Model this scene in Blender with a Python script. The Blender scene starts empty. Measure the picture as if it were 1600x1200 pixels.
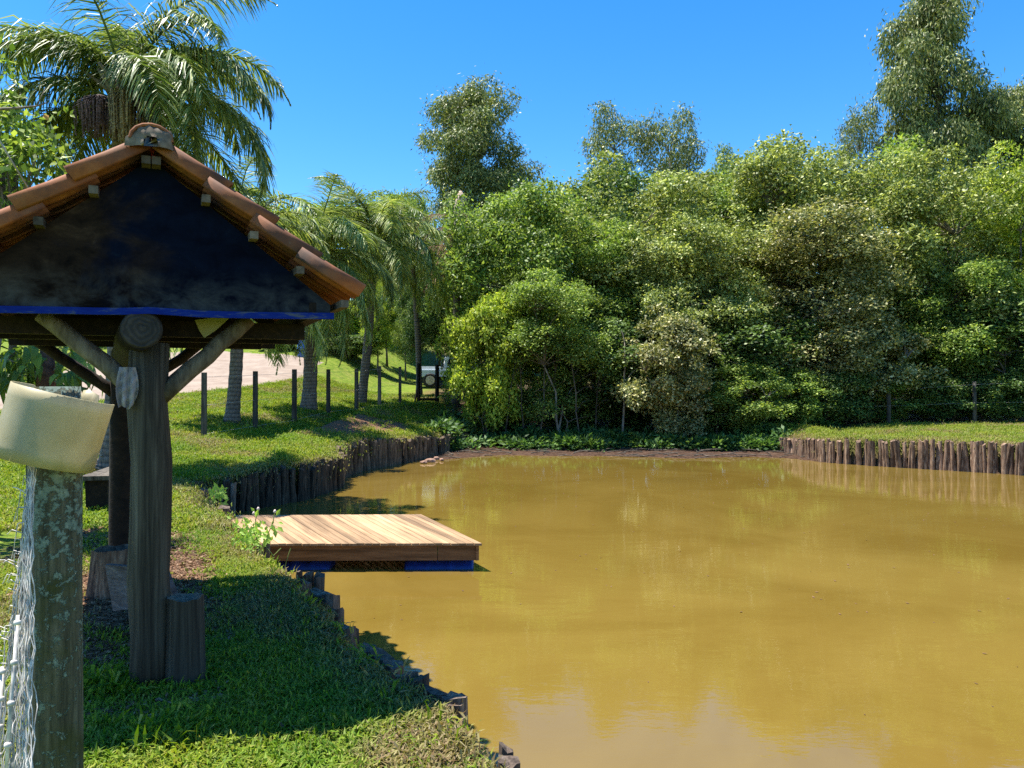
import bpy, bmesh, math, random
import numpy as np
from mathutils import Vector, Matrix

# ------------------------------------------------------------------ camera, sky, sun, exposure
C = bpy.context.scene
COL = C.collection
RNG = random.Random(11)
NP = np.random.RandomState(5)
EYE = 2.1            # camera height over the water
HOR = 610.0          # horizon row in the 1600x1200 photograph
FPX = 1200.0         # focal length in photograph pixels

cam_d = bpy.data.cameras.new('camera')
cam = bpy.data.objects.new('camera', cam_d); COL.objects.link(cam)
cam.location = (0, 0, EYE)
cam.rotation_euler = (math.radians(90) + math.atan((HOR - 600) / FPX), 0, 0)
cam_d.sensor_width = 36; cam_d.lens = 36 * FPX / 1600
cam_d.clip_start = 0.05; cam_d.clip_end = 3000
C.camera = cam

SUN_DIR = Vector((0.355, -0.10, -1.0)).normalized()     # the way the light travels
SUN_EL = math.asin(-SUN_DIR.z)
world = bpy.data.worlds.new('World'); C.world = world; world.use_nodes = True
wn = world.node_tree; wn.nodes.clear()
sky = wn.nodes.new('ShaderNodeTexSky'); sky.sky_type = 'NISHITA'; sky.sun_disc = False
sky.sun_elevation = SUN_EL; sky.sun_rotation = math.radians(270)
sky.altitude = 900; sky.air_density = 1.0; sky.dust_density = 0.25; sky.ozone_density = 2.2
hs = wn.nodes.new('ShaderNodeHueSaturation'); hs.inputs['Saturation'].default_value = 1.38; hs.inputs['Value'].default_value = 1.0
bg = wn.nodes.new('ShaderNodeBackground'); bg.inputs['Strength'].default_value = 0.108
wo = wn.nodes.new('ShaderNodeOutputWorld')
wn.links.new(sky.outputs[0], hs.inputs['Color']); wn.links.new(hs.outputs[0], bg.inputs[0]); wn.links.new(bg.outputs[0], wo.inputs[0])

sun_d = bpy.data.lights.new('sun', 'SUN'); sun_d.energy = 5.0; sun_d.angle = math.radians(0.53); sun_d.color = (1.0, 0.95, 0.86)
sun = bpy.data.objects.new('sun', sun_d); COL.objects.link(sun)
sun.location = (-15, 0, 40); sun.rotation_euler = SUN_DIR.to_track_quat('-Z', 'Y').to_euler()

C.view_settings.view_transform = 'Standard'; C.view_settings.look = 'None'
C.view_settings.gamma = 1.0; C.view_settings.use_curve_mapping = False
C.view_settings.exposure = 1.38
C.render.engine = 'CYCLES'
C.cycles.use_denoising = False
C.cycles.max_bounces = 6; C.cycles.diffuse_bounces = 3; C.cycles.glossy_bounces = 3; C.cycles.transmission_bounces = 4
C.cycles.caustics_reflective = False; C.cycles.caustics_refractive = False

# ------------------------------------------------------------------ helpers
def at(px, py, d):
    return Vector(((px - 800) / FPX * d, d, EYE - (py - HOR) / FPX * d))

def _hash(ix, iy, seed):
    h = (ix.astype(np.int64) * 374761393 + iy.astype(np.int64) * 668265263 + seed * 1442695041) & 0xffffffff
    h = ((h ^ (h >> 13)) * 1274126177) & 0xffffffff
    return ((h ^ (h >> 16)) & 0xffff) / 65535.0

def vnoise(x, y, seed=0):
    x = np.asarray(x, float); y = np.asarray(y, float)
    ix = np.floor(x); iy = np.floor(y); fx = x - ix; fy = y - iy
    fx = fx * fx * (3 - 2 * fx); fy = fy * fy * (3 - 2 * fy)
    a = _hash(ix, iy, seed); b = _hash(ix + 1, iy, seed); c = _hash(ix, iy + 1, seed); d = _hash(ix + 1, iy + 1, seed)
    return (a * (1 - fx) + b * fx) * (1 - fy) + (c * (1 - fx) + d * fx) * fy

def fbm(x, y, seed=0, oct=3):
    s = 0; a = 0.5; t = 0
    for k in range(oct):
        s = s + a * vnoise(x * 2 ** k, y * 2 ** k, seed + 17 * k); t += a; a *= 0.5
    return s / t

def sstep(a, b, x):
    t = np.clip((x - a) / (b - a), 0, 1); return t * t * (3 - 2 * t)

class MB:
    """collects shapes in world coordinates, then links them as one mesh object"""
    def __init__(s): s.v = []; s.f = []; s.sm = []
    def add(s, vs, fs, smooth=False):
        o = len(s.v); s.v += [tuple(v) for v in vs]
        s.f += [tuple(i + o for i in f) for f in fs]; s.sm += [smooth] * len(fs); return s
    def box(s, c, sx, sy, sz, M=None, taper=1.0):
        M = M or Matrix.Identity(3); c = Vector(c); vs = []
        for k, z in enumerate((-.5, .5)):
            t = 1 if k == 0 else taper
            for x, y in ((-.5, -.5), (.5, -.5), (.5, .5), (-.5, .5)):
                vs.append(c + M @ Vector((x * sx * t, y * sy * t, z * sz)))
        return s.add(vs, [(3, 2, 1, 0), (4, 5, 6, 7), (0, 1, 5, 4), (1, 2, 6, 5), (2, 3, 7, 6), (3, 0, 4, 7)])
    def hexa(s, b, t):
        """four bottom points, four top points"""
        return s.add(list(b) + list(t), [(3, 2, 1, 0), (4, 5, 6, 7), (0, 1, 5, 4), (1, 2, 6, 5), (2, 3, 7, 6), (3, 0, 4, 7)])
    def tube(s, pts, rad, n=8, caps=True, jit=0.0, smooth=True, rnd=None):
        pts = [Vector(p) for p in pts]; m = len(pts)
        if not hasattr(rad, '__len__'): rad = [rad] * m
        ring = []; o = len(s.v); up = None
        jj = [1 + jit * ((rnd or RNG).random() - .5) for _ in range(n)]
        for i, p in enumerate(pts):
            t = (pts[min(i + 1, m - 1)] - pts[max(i - 1, 0)]).normalized()
            if up is None: up = Vector((0, 0, 1)) if abs(t.z) < .9 else Vector((1, 0, 0))
            x = up.cross(t).normalized(); y = t.cross(x); up = y
            up = y if abs(t.dot(Vector((0, 0, 1)))) > .9 or True else up
            for k in range(n):
                a = 2 * math.pi * k / n; q = rad[i] * jj[k]
                s.v.append(tuple(p + x * math.cos(a) * q + y * math.sin(a) * q))
            up = y
        for i in range(m - 1):
            for k in range(n):
                a = o + i * n + k; b = o + i * n + (k + 1) % n
                s.f.append((a, b, b + n, a + n)); s.sm.append(smooth)
        if caps:
            s.f.append(tuple(o + k for k in reversed(range(n)))); s.sm.append(False)
            s.f.append(tuple(o + (m - 1) * n + k for k in range(n))); s.sm.append(False)
        return s
    def mesh(s, name, mat=None, origin=(0, 0, 0)):
        me = bpy.data.meshes.new(name); o = Vector(origin)
        me.from_pydata([tuple(Vector(v) - o) for v in s.v], [], s.f)
        me.polygons.foreach_set('use_smooth', s.sm)
        if mat: me.materials.append(mat)
        me.update(); return me
    def build(s, name, mat, parent=None, label=None):
        o = parent_origin(parent)
        return link(name, s.mesh(name, mat, o), parent, label=label)

def parent_origin(p):
    v = Vector((0, 0, 0))
    while p is not None:
        v = v + p.location; p = p.parent
    return v

def link(name, me, parent=None, loc=(0, 0, 0), rot=None, scale=None, label=None):
    ob = bpy.data.objects.new(name, me); COL.objects.link(ob); ob.location = loc
    if rot is not None: ob.rotation_euler = rot
    if scale is not None: ob.scale = scale
    if parent is not None: ob.parent = parent
    if label: ob['label'] = label
    return ob

def tag(o, label, cat, group=None, kind=None):
    o['label'] = label; o['category'] = cat
    if group: o['group'] = group
    if kind: o['kind'] = kind
    return o

def thing(name, label, cat, loc=(0, 0, 0), rz=0.0, group=None):
    o = bpy.data.objects.new(name, None); COL.objects.link(o); o.empty_display_size = .2
    o.location = loc; o.rotation_euler = (0, 0, rz)
    return tag(o, label, cat, group)

def quads_mesh(name, V, mat, smooth=False):
    """V: (N,4,3) array of quads"""
    n = len(V); me = bpy.data.meshes.new(name)
    me.vertices.add(n * 4); me.vertices.foreach_set('co', np.ascontiguousarray(V, dtype=np.float32).ravel())
    me.loops.add(n * 4); me.loops.foreach_set('vertex_index', np.arange(n * 4, dtype=np.int32))
    me.polygons.add(n); me.polygons.foreach_set('loop_start', np.arange(0, n * 4, 4, dtype=np.int32))
    me.polygons.foreach_set('loop_total', np.full(n, 4, dtype=np.int32))
    if smooth: me.polygons.foreach_set('use_smooth', np.ones(n, dtype=bool))
    me.materials.append(mat); me.update(calc_edges=True); me.validate(); return me

def unit(a):
    return a / np.maximum(np.linalg.norm(a, axis=-1, keepdims=True), 1e-6)

# ------------------------------------------------------------------ materials
def newmat(name):
    m = bpy.data.materials.new(name); m.use_nodes = True; nt = m.node_tree; nt.nodes.clear()
    out = nt.nodes.new('ShaderNodeOutputMaterial'); b = nt.nodes.new('ShaderNodeBsdfPrincipled')
    nt.links.new(b.outputs[0], out.inputs[0]); return m, nt, b, out

def N(nt, t, **kw):
    n = nt.nodes.new(t)
    for k, v in kw.items():
        if k in n.inputs: n.inputs[k].default_value = v
        else: setattr(n, k, v)
    return n

def ramp(nt, src, stops, interp='LINEAR'):
    r = nt.nodes.new('ShaderNodeValToRGB'); r.color_ramp.interpolation = interp
    el = r.color_ramp.elements
    while len(el) < len(stops): el.new(.5)
    for e, (p, c) in zip(el, stops):
        e.position = p; e.color = (c[0], c[1], c[2], 1) if hasattr(c, '__len__') else (c, c, c, 1)
    nt.links.new(src, r.inputs[0]); return r.outputs[0]

def mixc(nt, a, b, f, mode='MIX'):
    n = nt.nodes.new('ShaderNodeMix'); n.data_type = 'RGBA'; n.blend_type = mode
    for sock, v in ((n.inputs[0], f), (n.inputs[6], a), (n.inputs[7], b)):
        if hasattr(v, 'is_linked'): nt.links.new(v, sock)
        elif hasattr(v, '__len__'): sock.default_value = (v[0], v[1], v[2], 1)
        else: sock.default_value = v
    return n.outputs[2]

def pos(nt, scale=(1, 1, 1), kind='Position', rot=0.0):
    if kind == 'Position': src = nt.nodes.new('ShaderNodeNewGeometry').outputs['Position']
    else: src = nt.nodes.new('ShaderNodeTexCoord').outputs[kind]
    if rot:
        r0 = nt.nodes.new('ShaderNodeMapping'); r0.inputs['Rotation'].default_value = (0, 0, rot); nt.links.new(src, r0.inputs[0]); src = r0.outputs[0]
    mp = nt.nodes.new('ShaderNodeMapping'); mp.inputs['Scale'].default_value = scale
    nt.links.new(src, mp.inputs[0]); return mp.outputs[0]

def noise_n(nt, vec, scale=5, detail=4, rough=.55, dist=0.0):
    n = nt.nodes.new('ShaderNodeTexNoise'); nt.links.new(vec, n.inputs['Vector'])
    n.inputs['Scale'].default_value = scale; n.inputs['Detail'].default_value = detail
    n.inputs['Roughness'].default_value = rough; n.inputs['Distortion'].default_value = dist
    return n.outputs['Fac']

def bump(nt, b, h, strength=.4, dist=.02):
    bp = nt.nodes.new('ShaderNodeBump'); bp.inputs['Strength'].default_value = strength; bp.inputs['Distance'].default_value = dist
    nt.links.new(h, bp.inputs['Height']); nt.links.new(bp.outputs[0], b.inputs['Normal'])

def leaf_mat(name, c0, c1, c2, trans=.35, rough=.45, spec=.4, tcol=1.5, gain=2.12):
    rough = min(.7, rough + .12); spec = spec * .5
    if gain: c0, c1, c2 = [(a[0] * gain * 1.36, a[1] * gain * .98, a[2] * gain * 1.2 + .002) for a in (c0, c1, c2)]
    m, nt, b, out = newmat(name)
    g = nt.nodes.new('ShaderNodeNewGeometry')
    oi = nt.nodes.new('ShaderNodeObjectInfo')
    col = ramp(nt, g.outputs['Random Per Island'], [(0, c0), (.55, c1), (1, c2)])
    n = noise_n(nt, pos(nt), .7, 3)
    big = ramp(nt, n, [(.35, .72), (.65, 1.2)])
    col = mixc(nt, col, big, 1.0, 'MULTIPLY')
    nt.links.new(col, b.inputs['Base Color'])
    b.inputs['Roughness'].default_value = rough; b.inputs['Specular IOR Level'].default_value = spec
    tr = nt.nodes.new('ShaderNodeBsdfTranslucent')
    tc = mixc(nt, col, (tcol * 1.1, tcol * 1.15, tcol * .55), 1.0, 'MULTIPLY'); nt.links.new(tc, tr.inputs[0])
    mx = nt.nodes.new('ShaderNodeMixShader'); mx.inputs[0].default_value = trans - .03
    nt.links.new(b.outputs[0], mx.inputs[1]); nt.links.new(tr.outputs[0], mx.inputs[2]); nt.links.new(mx.outputs[0], out.inputs[0])
    return m

def wood_mat(name, stops, scale=(14, 14, 1.6), rough=.85, bs=.6, bd=.01, kind='Position', extra=None, rot=0.0):
    m, nt, b, out = newmat(name)
    p = pos(nt, scale, kind, rot)
    n1 = noise_n(nt, p, 2.2, 6, .65, .4)
    oi = nt.nodes.new('ShaderNodeObjectInfo')
    col = ramp(nt, n1, stops)
    tint = ramp(nt, oi.outputs['Random'], [(0, .65), (1, 1.25)])
    blot = noise_n(nt, pos(nt, (scale[0] * .35, scale[1] * .35, scale[2] * .6), kind, rot), 1.6, 4, .6)
    col = mixc(nt, col, ramp(nt, blot, [(.35, .55), (.6, 1.15)]), 1.0, 'MULTIPLY')
    col = mixc(nt, col, tint, 1.0, 'MULTIPLY')
    if extra: col = extra(nt, col)
    nt.links.new(col, b.inputs['Base Color']); b.inputs['Roughness'].default_value = rough
    b.inputs['Specular IOR Level'].default_value = .25
    bump(nt, b, n1, bs, bd); return m

def plain(name, c, rough=.6, spec=.4, metal=0.0, nscale=8, var=.25):
    m, nt, b, out = newmat(name)
    n = noise_n(nt, pos(nt), nscale, 5)
    v = ramp(nt, n, [(.3, 1 - var), (.7, 1 + var)])
    nt.links.new(mixc(nt, c, v, 1.0, 'MULTIPLY'), b.inputs['Base Color'])
    b.inputs['Roughness'].default_value = rough; b.inputs['Specular IOR Level'].default_value = spec; b.inputs['Metallic'].default_value = metal
    return m

MAT = {}
MAT['post'] = wood_mat('weathered_post', [(.28, (.025, .02, .015)), (.5, (.08, .07, .055)), (.72, (.15, .135, .105))], (10, 10, .9))
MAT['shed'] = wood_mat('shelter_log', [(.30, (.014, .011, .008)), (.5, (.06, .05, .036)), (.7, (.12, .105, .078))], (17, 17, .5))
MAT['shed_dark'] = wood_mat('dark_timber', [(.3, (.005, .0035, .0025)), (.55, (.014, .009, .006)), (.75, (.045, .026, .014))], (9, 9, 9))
MAT['brace'] = wood_mat('brace_log', [(.3, (.05, .04, .03)), (.5, (.125, .105, .082)), (.7, (.2, .175, .14))], (12, 12, 3))
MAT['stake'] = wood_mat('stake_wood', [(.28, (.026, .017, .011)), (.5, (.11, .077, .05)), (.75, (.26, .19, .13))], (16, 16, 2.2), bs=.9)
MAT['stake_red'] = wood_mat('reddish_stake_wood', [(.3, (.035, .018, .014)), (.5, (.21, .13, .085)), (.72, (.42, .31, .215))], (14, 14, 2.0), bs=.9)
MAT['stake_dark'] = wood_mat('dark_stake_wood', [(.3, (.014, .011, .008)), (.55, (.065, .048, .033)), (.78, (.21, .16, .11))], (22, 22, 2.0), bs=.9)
MAT['deck'] = wood_mat('deck_plank', [(.25, (.30, .18, .092)), (.5, (.35, .222, .12)), (.8, (.41, .275, .158))], (14, .8, 9), rough=.75, bs=.15, bd=.003, rot=math.radians(-27.3))
MAT['fascia'] = wood_mat('fascia_board', [(.25, (.12, .055, .021)), (.5, (.19, .095, .04)), (.8, (.26, .14, .065))], (1.6, 9, 16), rough=.7, bs=.15, bd=.003)
MAT['blue_drum'] = plain('blue_plastic', (.012, .028, .16), .4, .5)
MAT['metal'] = plain('galvanised_wire', (.50, .465, .42), .6, .15, .0, 30, .5)
MAT['bark'] = wood_mat('bark', [(.3, (.06, .048, .036)), (.5, (.14, .115, .09)), (.7, (.25, .21, .17))], (7, 7, 2))
MAT['twig_bark'] = wood_mat('dark_twig_bark', [(.3, (.03, .024, .018)), (.5, (.08, .065, .05)), (.7, (.15, .125, .1))], (7, 7, 2))
MAT['pale_bark'] = wood_mat('pale_bark', [(.3, (.09, .075, .06)), (.5, (.19, .165, .135)), (.7, (.29, .265, .225))], (6, 6, 1))
MAT['mortar'] = plain('mortar', (.15, .12, .09), .95, .1, 0, 22, .45)
MAT['twig'] = wood_mat('dry_twig', [(.3, (.13, .1, .075)), (.6, (.3, .24, .18))], (9, 9, 9))
MAT['stone'] = plain('pink_stone', (.25, .155, .115), .9, .2, 0, 6, .3)

# palm trunk: ringed
m, nt, b, out = newmat('palm_trunk')
w = N(nt, 'ShaderNodeTexWave', bands_direction='Z'); nt.links.new(pos(nt), w.inputs['Vector'])
w.inputs['Scale'].default_value = 2.6; w.inputs['Distortion'].default_value = 1.2; w.inputs['Detail'].default_value = 2
n1 = noise_n(nt, pos(nt, (6, 6, 3)), 3, 5)
c = ramp(nt, n1, [(.3, (.075, .06, .047)), (.7, (.19, .155, .125))])
c = mixc(nt, c, ramp(nt, w.outputs['Fac'], [(.0, .55), (.35, 1.05)]), 1.0, 'MULTIPLY')
nt.links.new(c, b.inputs['Base Color']); b.inputs['Roughness'].default_value = .9; bump(nt, b, w.outputs['Fac'], .5, .02)
MAT['palm_trunk'] = m

LEAF = {
 'dark':  leaf_mat('dark_green_leaf', (.010, .028, .005), (.026, .066, .011), (.075, .14, .028), .25, .36, .55),
 'mid':   leaf_mat('mid_green_leaf', (.018, .046, .006), (.05, .108, .015), (.125, .205, .04), .33, .4, .45),
 'bright':leaf_mat('bright_green_leaf', (.035, .08, .007), (.085, .155, .014), (.175, .26, .035), .38, .42, .4),
 'olive': leaf_mat('olive_leaf', (.023, .05, .009), (.068, .118, .023), (.175, .25, .065), .25, .36, .55),
 'grey':  leaf_mat('grey_green_leaf', (.024, .044, .009), (.075, .112, .030), (.19, .235, .09), .22, .32, .65),
 'euca':  leaf_mat('eucalyptus_leaf', (.018, .040, .009), (.052, .092, .022), (.125, .175, .05), .22, .36, .5),
 'palm':  leaf_mat('palm_leaflet', (.015, .04, .007), (.045, .09, .018), (.115, .17, .05), .28, .3, .6),
 'palm_yellow': leaf_mat('light_palm_leaflet', (.035, .075, .014), (.08, .145, .03), (.19, .26, .075), .3, .32, .55),
 'dead':  leaf_mat('dry_leaf', (.10, .055, .035), (.19, .12, .08), (.32, .23, .165), .2, .7, .2, gain=0),
 'weed':  leaf_mat('weed_leaf', (.05, .12, .015), (.10, .21, .03), (.2, .32, .05), .35, .4, .45),
 'fern':  leaf_mat('undergrowth_leaf', (.008, .028, .006), (.022, .065, .013), (.055, .12, .025), .3, .4, .45),
}

# ------------------------------------------------------------------ terrain
# wall line: pond plus the mud strip; (x, y, height of the bank's top edge there)
Q = [(2, .9, .45), (.75, 2.35, .48), (0, 3.25, .5), (-.22, 3.84, .5), (-.51, 4.22, .5), (-.75, 4.52, .5), (-.98, 4.92, .5), (-1.23, 5.49, .5), (-1.57, 6.1, .5),
     (-1.91, 6.74, .5), (-2.5, 7.6, .5), (-3.1, 8.7, .5), (-3.95, 10.2, .5), (-4.75, 11.6, .52), (-5.35, 12.75, .56), (-4.86, 13.06, .56), (-4.0, 14.8, .6), (-3.73, 16.6, .58),
     (-4.1, 18.1, .66), (-3.97, 20, .72), (-3.27, 21.9, .62), (-2.68, 23.8, .6), (-1.64, 27.7, .5), (-.8, 28.4, .2), (.5, 27.4, .16), (4, 26.9, .16), (7.5, 26.9, .2),
     (9.06, 26.5, .42), (9.13, 22.5, .58), (10.05, 21.5, .64), (11, 20.65, .68), (12.1, 19.7, .71), (12.7, 19.1, .72), (15, 17.5, .72), (19, 16, .7), (24, 10, .6), (24, 0, .6), (14, -6, .5), (6, -4.5, .5), (3.5, -1, .45)]
PL = [q[:2] for q in Q[:22]] + [(-2.5, 24.0), (-2.0, 23.3), (-1.2, 24.3), (-.2, 25), (1.2, 24.6), (2.8, 24.6), (4.3, 24.2), (5.4, 23.6), (6.6, 24.1), (7.6, 24.2), (8.5, 23.8), (9.1, 22.4)] + [q[:2] for q in Q[29:]]
QA = np.array([q[:2] for q in Q], float); QT = np.array([q[2] for q in Q], float); PA = np.array(PL, float)

def poly_sd(X, Y, P, T=None):
    """signed distance (positive outside); T: attribute taken from the nearest edge point"""
    X = np.asarray(X, float).ravel(); Y = np.asarray(Y, float).ravel()
    best = np.full(X.shape, 1e9); tv = np.zeros(X.shape); ins = np.zeros(X.shape, bool)
    n = len(P)
    for i in range(n):
        ax, ay = P[i]; bx, by = P[(i + 1) % n]; dx, dy = bx - ax, by - ay
        t = np.clip(((X - ax) * dx + (Y - ay) * dy) / (dx * dx + dy * dy), 0, 1)
        d = np.hypot(X - ax - t * dx, Y - ay - t * dy); k = d < best
        best = np.where(k, d, best)
        if T is not None: tv = np.where(k, T[i] * (1 - t) + T[(i + 1) % n] * t, tv)
        if ay != by:
            c = ((ay > Y) != (by > Y)) & (X < (bx - ax) * (Y - ay) / (by - ay) + ax); ins ^= c
    return np.where(ins, -best, best), tv

def zland(X, Y):
    zF = np.interp(Y, [0, 12, 15, 17.5, 20, 21.5, 24.7, 28, 33, 45, 60, 80, 120, 200, 500], [.5, .5, .78, 1.0, 1.1, 1.17, 1.34, 1.49, 1.66, 2.55, 5.2, 9, 14, 20, 26])
    zL = np.interp(Y, [0, 10, 13, 17.5, 20, 23, 28, 33, 42, 60, 80, 120, 200, 500], [.5, .5, .75, 1.04, 1.14, 1.3, 1.9, 2.6, 4.0, 7.2, 10.5, 16, 22, 28])
    zM = np.interp(Y, [0, 25, 28, 33, 45, 60, 100, 500], [.5, .12, .3, .7, 1.6, 3, 7, 26])
    zR = np.interp(Y, [0, 3, 15, 19, 28, 35, 45, 60, 100, 500], [.5, .5, .7, .72, .86, 1.1, 1.8, 3, 7, 26])
    t = sstep(-5.5, -11, X); z = zF * (1 - t) + zL * t
    t = sstep(-2.6, 1.5, X); z = z * (1 - t) + zM * t
    t = sstep(7.5, 9.5, X); z = z * (1 - t) + zR * t
    return z

def terrain(X, Y, detail=True):
    X = np.asarray(X, float); Y = np.asarray(Y, float); sh = X.shape; X = X.ravel(); Y = Y.ravel()
    sq, top = poly_sd(X, Y, QA, QT); sp, _ = poly_sd(X, Y, PA)
    zl = zland(X, Y)
    inside = np.where(sp < 0, -np.clip(-sp * .5, 0.03, .7), .015 + .045 * sp)
    bank = top + .30 * np.maximum(sq, 0)
    far = sstep(.0, 6, sq)
    zb = np.where(zl > bank, np.minimum(zl, bank), top * (1 - far) + zl * far)
    k = .25; h = np.clip(.5 + .5 * (zl - zb) / k, 0, 1)
    foot = np.where(sp < 0, -.05, np.clip(.015 + .045 * sp, 0, .2))
    z = np.where(sq > 0, foot + (zb - foot) * sstep(0.0, .11, sq), inside)
    if detail:
        amp = np.where(sq > .1, .05, .02)
        z = z + amp * (fbm(X * .9, Y * .9, 3) - .5) * sstep(.0, .6, np.abs(sq)) + .025 * (fbm(X * 4, Y * 4, 9, 2) - .5) * (sq > .05)
        z = z + np.where((sq > 1.2), .5 * (fbm(X * .12, Y * .12, 21) - .5) * sstep(34, 60, Y), 0)
    return z.reshape(sh)

def gz(x, y): return float(terrain(np.array([x]), np.array([y]))[0])

_DS = np.concatenate([np.linspace(2.2, 12, 400), np.linspace(12, 110, 1600)])
def ground_at(px, py):
    X = (px - 800) / FPX * _DS; Zr = EYE - (py - HOR) / FPX * _DS
    zt = terrain(X, _DS); k = np.argmax(zt >= Zr)
    d = _DS[k]; return Vector((X[k], d, zt[k]))

def axis(segs):
    out = [segs[0][0]]
    for a, b, st in segs:
        n = max(1, int(round((b - a) / st))); out += list(np.linspace(a, b, n + 1)[1:])
    return np.array(out)

xs = axis([(-600, -100, 60), (-100, -30, 6), (-30, -14, .8), (-14, -5.6, .2), (-5.6, 1.0, .055), (1.0, 15, .2), (15, 30, .8), (30, 100, 6), (100, 600, 60)])
ys = axis([(-100, -10, 9), (-10, 2.4, .7), (2.4, 14, .06), (14, 29, .13), (29, 60, .6), (60, 120, 3), (120, 900, 45)])
GX, GY = np.meshgrid(xs, ys)
GZ = terrain(GX, GY)
nx, ny = len(xs), len(ys)
me = bpy.data.meshes.new('ground')
me.vertices.add(nx * ny); me.vertices.foreach_set('co', np.stack([GX, GY, GZ], -1).astype(np.float32).ravel())
ii, jj = np.meshgrid(np.arange(nx - 1), np.arange(ny - 1)); a = (jj * nx + ii).ravel()
F = np.stack([a, a + 1, a + nx + 1, a + nx], -1).astype(np.int32); nf = len(F)
me.loops.add(nf * 4); me.loops.foreach_set('vertex_index', F.ravel())
me.polygons.add(nf); me.polygons.foreach_set('loop_start', np.arange(0, nf * 4, 4, dtype=np.int32)); me.polygons.foreach_set('loop_total', np.full(nf, 4, dtype=np.int32))
me.polygons.foreach_set('use_smooth', np.ones(nf, dtype=bool)); me.update(calc_edges=True)

def blob(X, Y, cx, cy, rx, ry, ang=0.0):
    c, s = math.cos(ang), math.sin(ang); u = (X - cx) * c + (Y - cy) * s; v = -(X - cx) * s + (Y - cy) * c
    return np.hypot(u / rx, v / ry)

def dirt_mask(X, Y):
    """bare reddish soil: under the shelter, on the bank slope, along the mud"""
    n = fbm(X * 1.3, Y * 1.3, 41) - .5
    d = np.zeros_like(X)
    for cx, cy, rx, ry, an, st in ((-3.0, 6.3, .75, 2.4, .42, 1.0), (-2.6, 4.7, .38, .9, .4, .9), (-4.3, 8.2, .8, 1.5, .3, .7), (-4.95, 21.6, 1.05, 2.4, -.22, 1.0), (-4.25, 24.2, 1.05, 2.2, -.3, 1.0), (-3.1, 27.2, .7, 1.8, -.35, .9), (-5.2, 19.4, .7, 1.0, -.2, .8), (-5.6, 18.6, 1.2, .8, .3, .75), (-7.2, 16.5, 1.6, .7, .1, .55),
                                   (-5.6, 12.9, .5, .5, 0, .9), (11.6, 22.2, 3.0, .7, -.3, .55), (15, 19.5, 4.5, .8, -.35, .6), (-6.5, 9.8, 1.0, .9, 0, .4), (-9, 12, 2, 1.2, 0, .35), (-2.9, 36, 2.6, 3, 0, .55)):
        d = np.maximum(d, st * sstep(1.25, .55, blob(X, Y, cx, cy, rx, ry, an) + n * 1.1))
    return d

flatX, flatY = GX.ravel(), GY.ravel()
sq, _ = poly_sd(flatX, flatY, QA, QT); sp, _ = poly_sd(flatX, flatY, PA)
dm = dirt_mask(flatX, flatY)
mud = sstep(.35, -.05, sq)                      # bank face, pond bed, mud shore
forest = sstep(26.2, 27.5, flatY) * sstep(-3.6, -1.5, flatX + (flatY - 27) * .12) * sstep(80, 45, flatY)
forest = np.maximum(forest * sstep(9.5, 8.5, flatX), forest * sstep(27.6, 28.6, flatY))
for nm, arr in (('dirt', dm), ('mud', mud), ('litter', forest)):
    at_ = me.attributes.new(nm, 'FLOAT', 'POINT'); at_.data.foreach_set('value', arr.astype(np.float32))

m, nt, b, out = newmat('lawn_soil')
P = pos(nt)
def attr(nt, nm, t='GEOMETRY'):
    n = nt.nodes.new('ShaderNodeAttribute'); n.attribute_name = nm; n.attribute_type = t; return n.outputs['Fac']
n_big = noise_n(nt, P, .55, 4); n_mid = noise_n(nt, P, 4.5, 5, .65); n_fine = noise_n(nt, P, 38, 4, .7)
lawn = ramp(nt, n_mid, [(.3, (.05, .09, .009)), (.5, (.115, .17, .016)), (.68, (.2, .205, .04))])
lawn = mixc(nt, lawn, (.18, .155, .06), ramp(nt, n_big, [(.55, 0.0), (.75, .55)]))
lawn = mixc(nt, lawn, ramp(nt, n_fine, [(.3, .5), (.7, 1.5)]), 1.0, 'MULTIPLY')
soil = ramp(nt, n_fine, [(.25, (.08, .036, .02)), (.5, (.175, .095, .056)), (.78, (.29, .19, .125))])
mudc_shaded = ramp(nt, noise_n(nt, P, 9, 6, .7), [(.3, (.018, .010, .007)), (.5, (.055, .031, .020)), (.75, (.14, .09, .064))])  # brown mud, darkened further to carry the shade of the overhanging trees
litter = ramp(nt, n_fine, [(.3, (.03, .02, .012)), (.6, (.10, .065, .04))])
c = mixc(nt, lawn, soil, attr(nt, 'dirt')); c = mixc(nt, c, litter, attr(nt, 'litter')); c = mixc(nt, c, mudc_shaded, attr(nt, 'mud'))
nt.links.new(c, b.inputs['Base Color']); b.inputs['Roughness'].default_value = .95; b.inputs['Specular IOR Level'].default_value = .1
bump(nt, b, n_fine, .8, .03)
me.materials.append(m)
ground = link('ground', me); ground['kind'] = 'structure'

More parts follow.
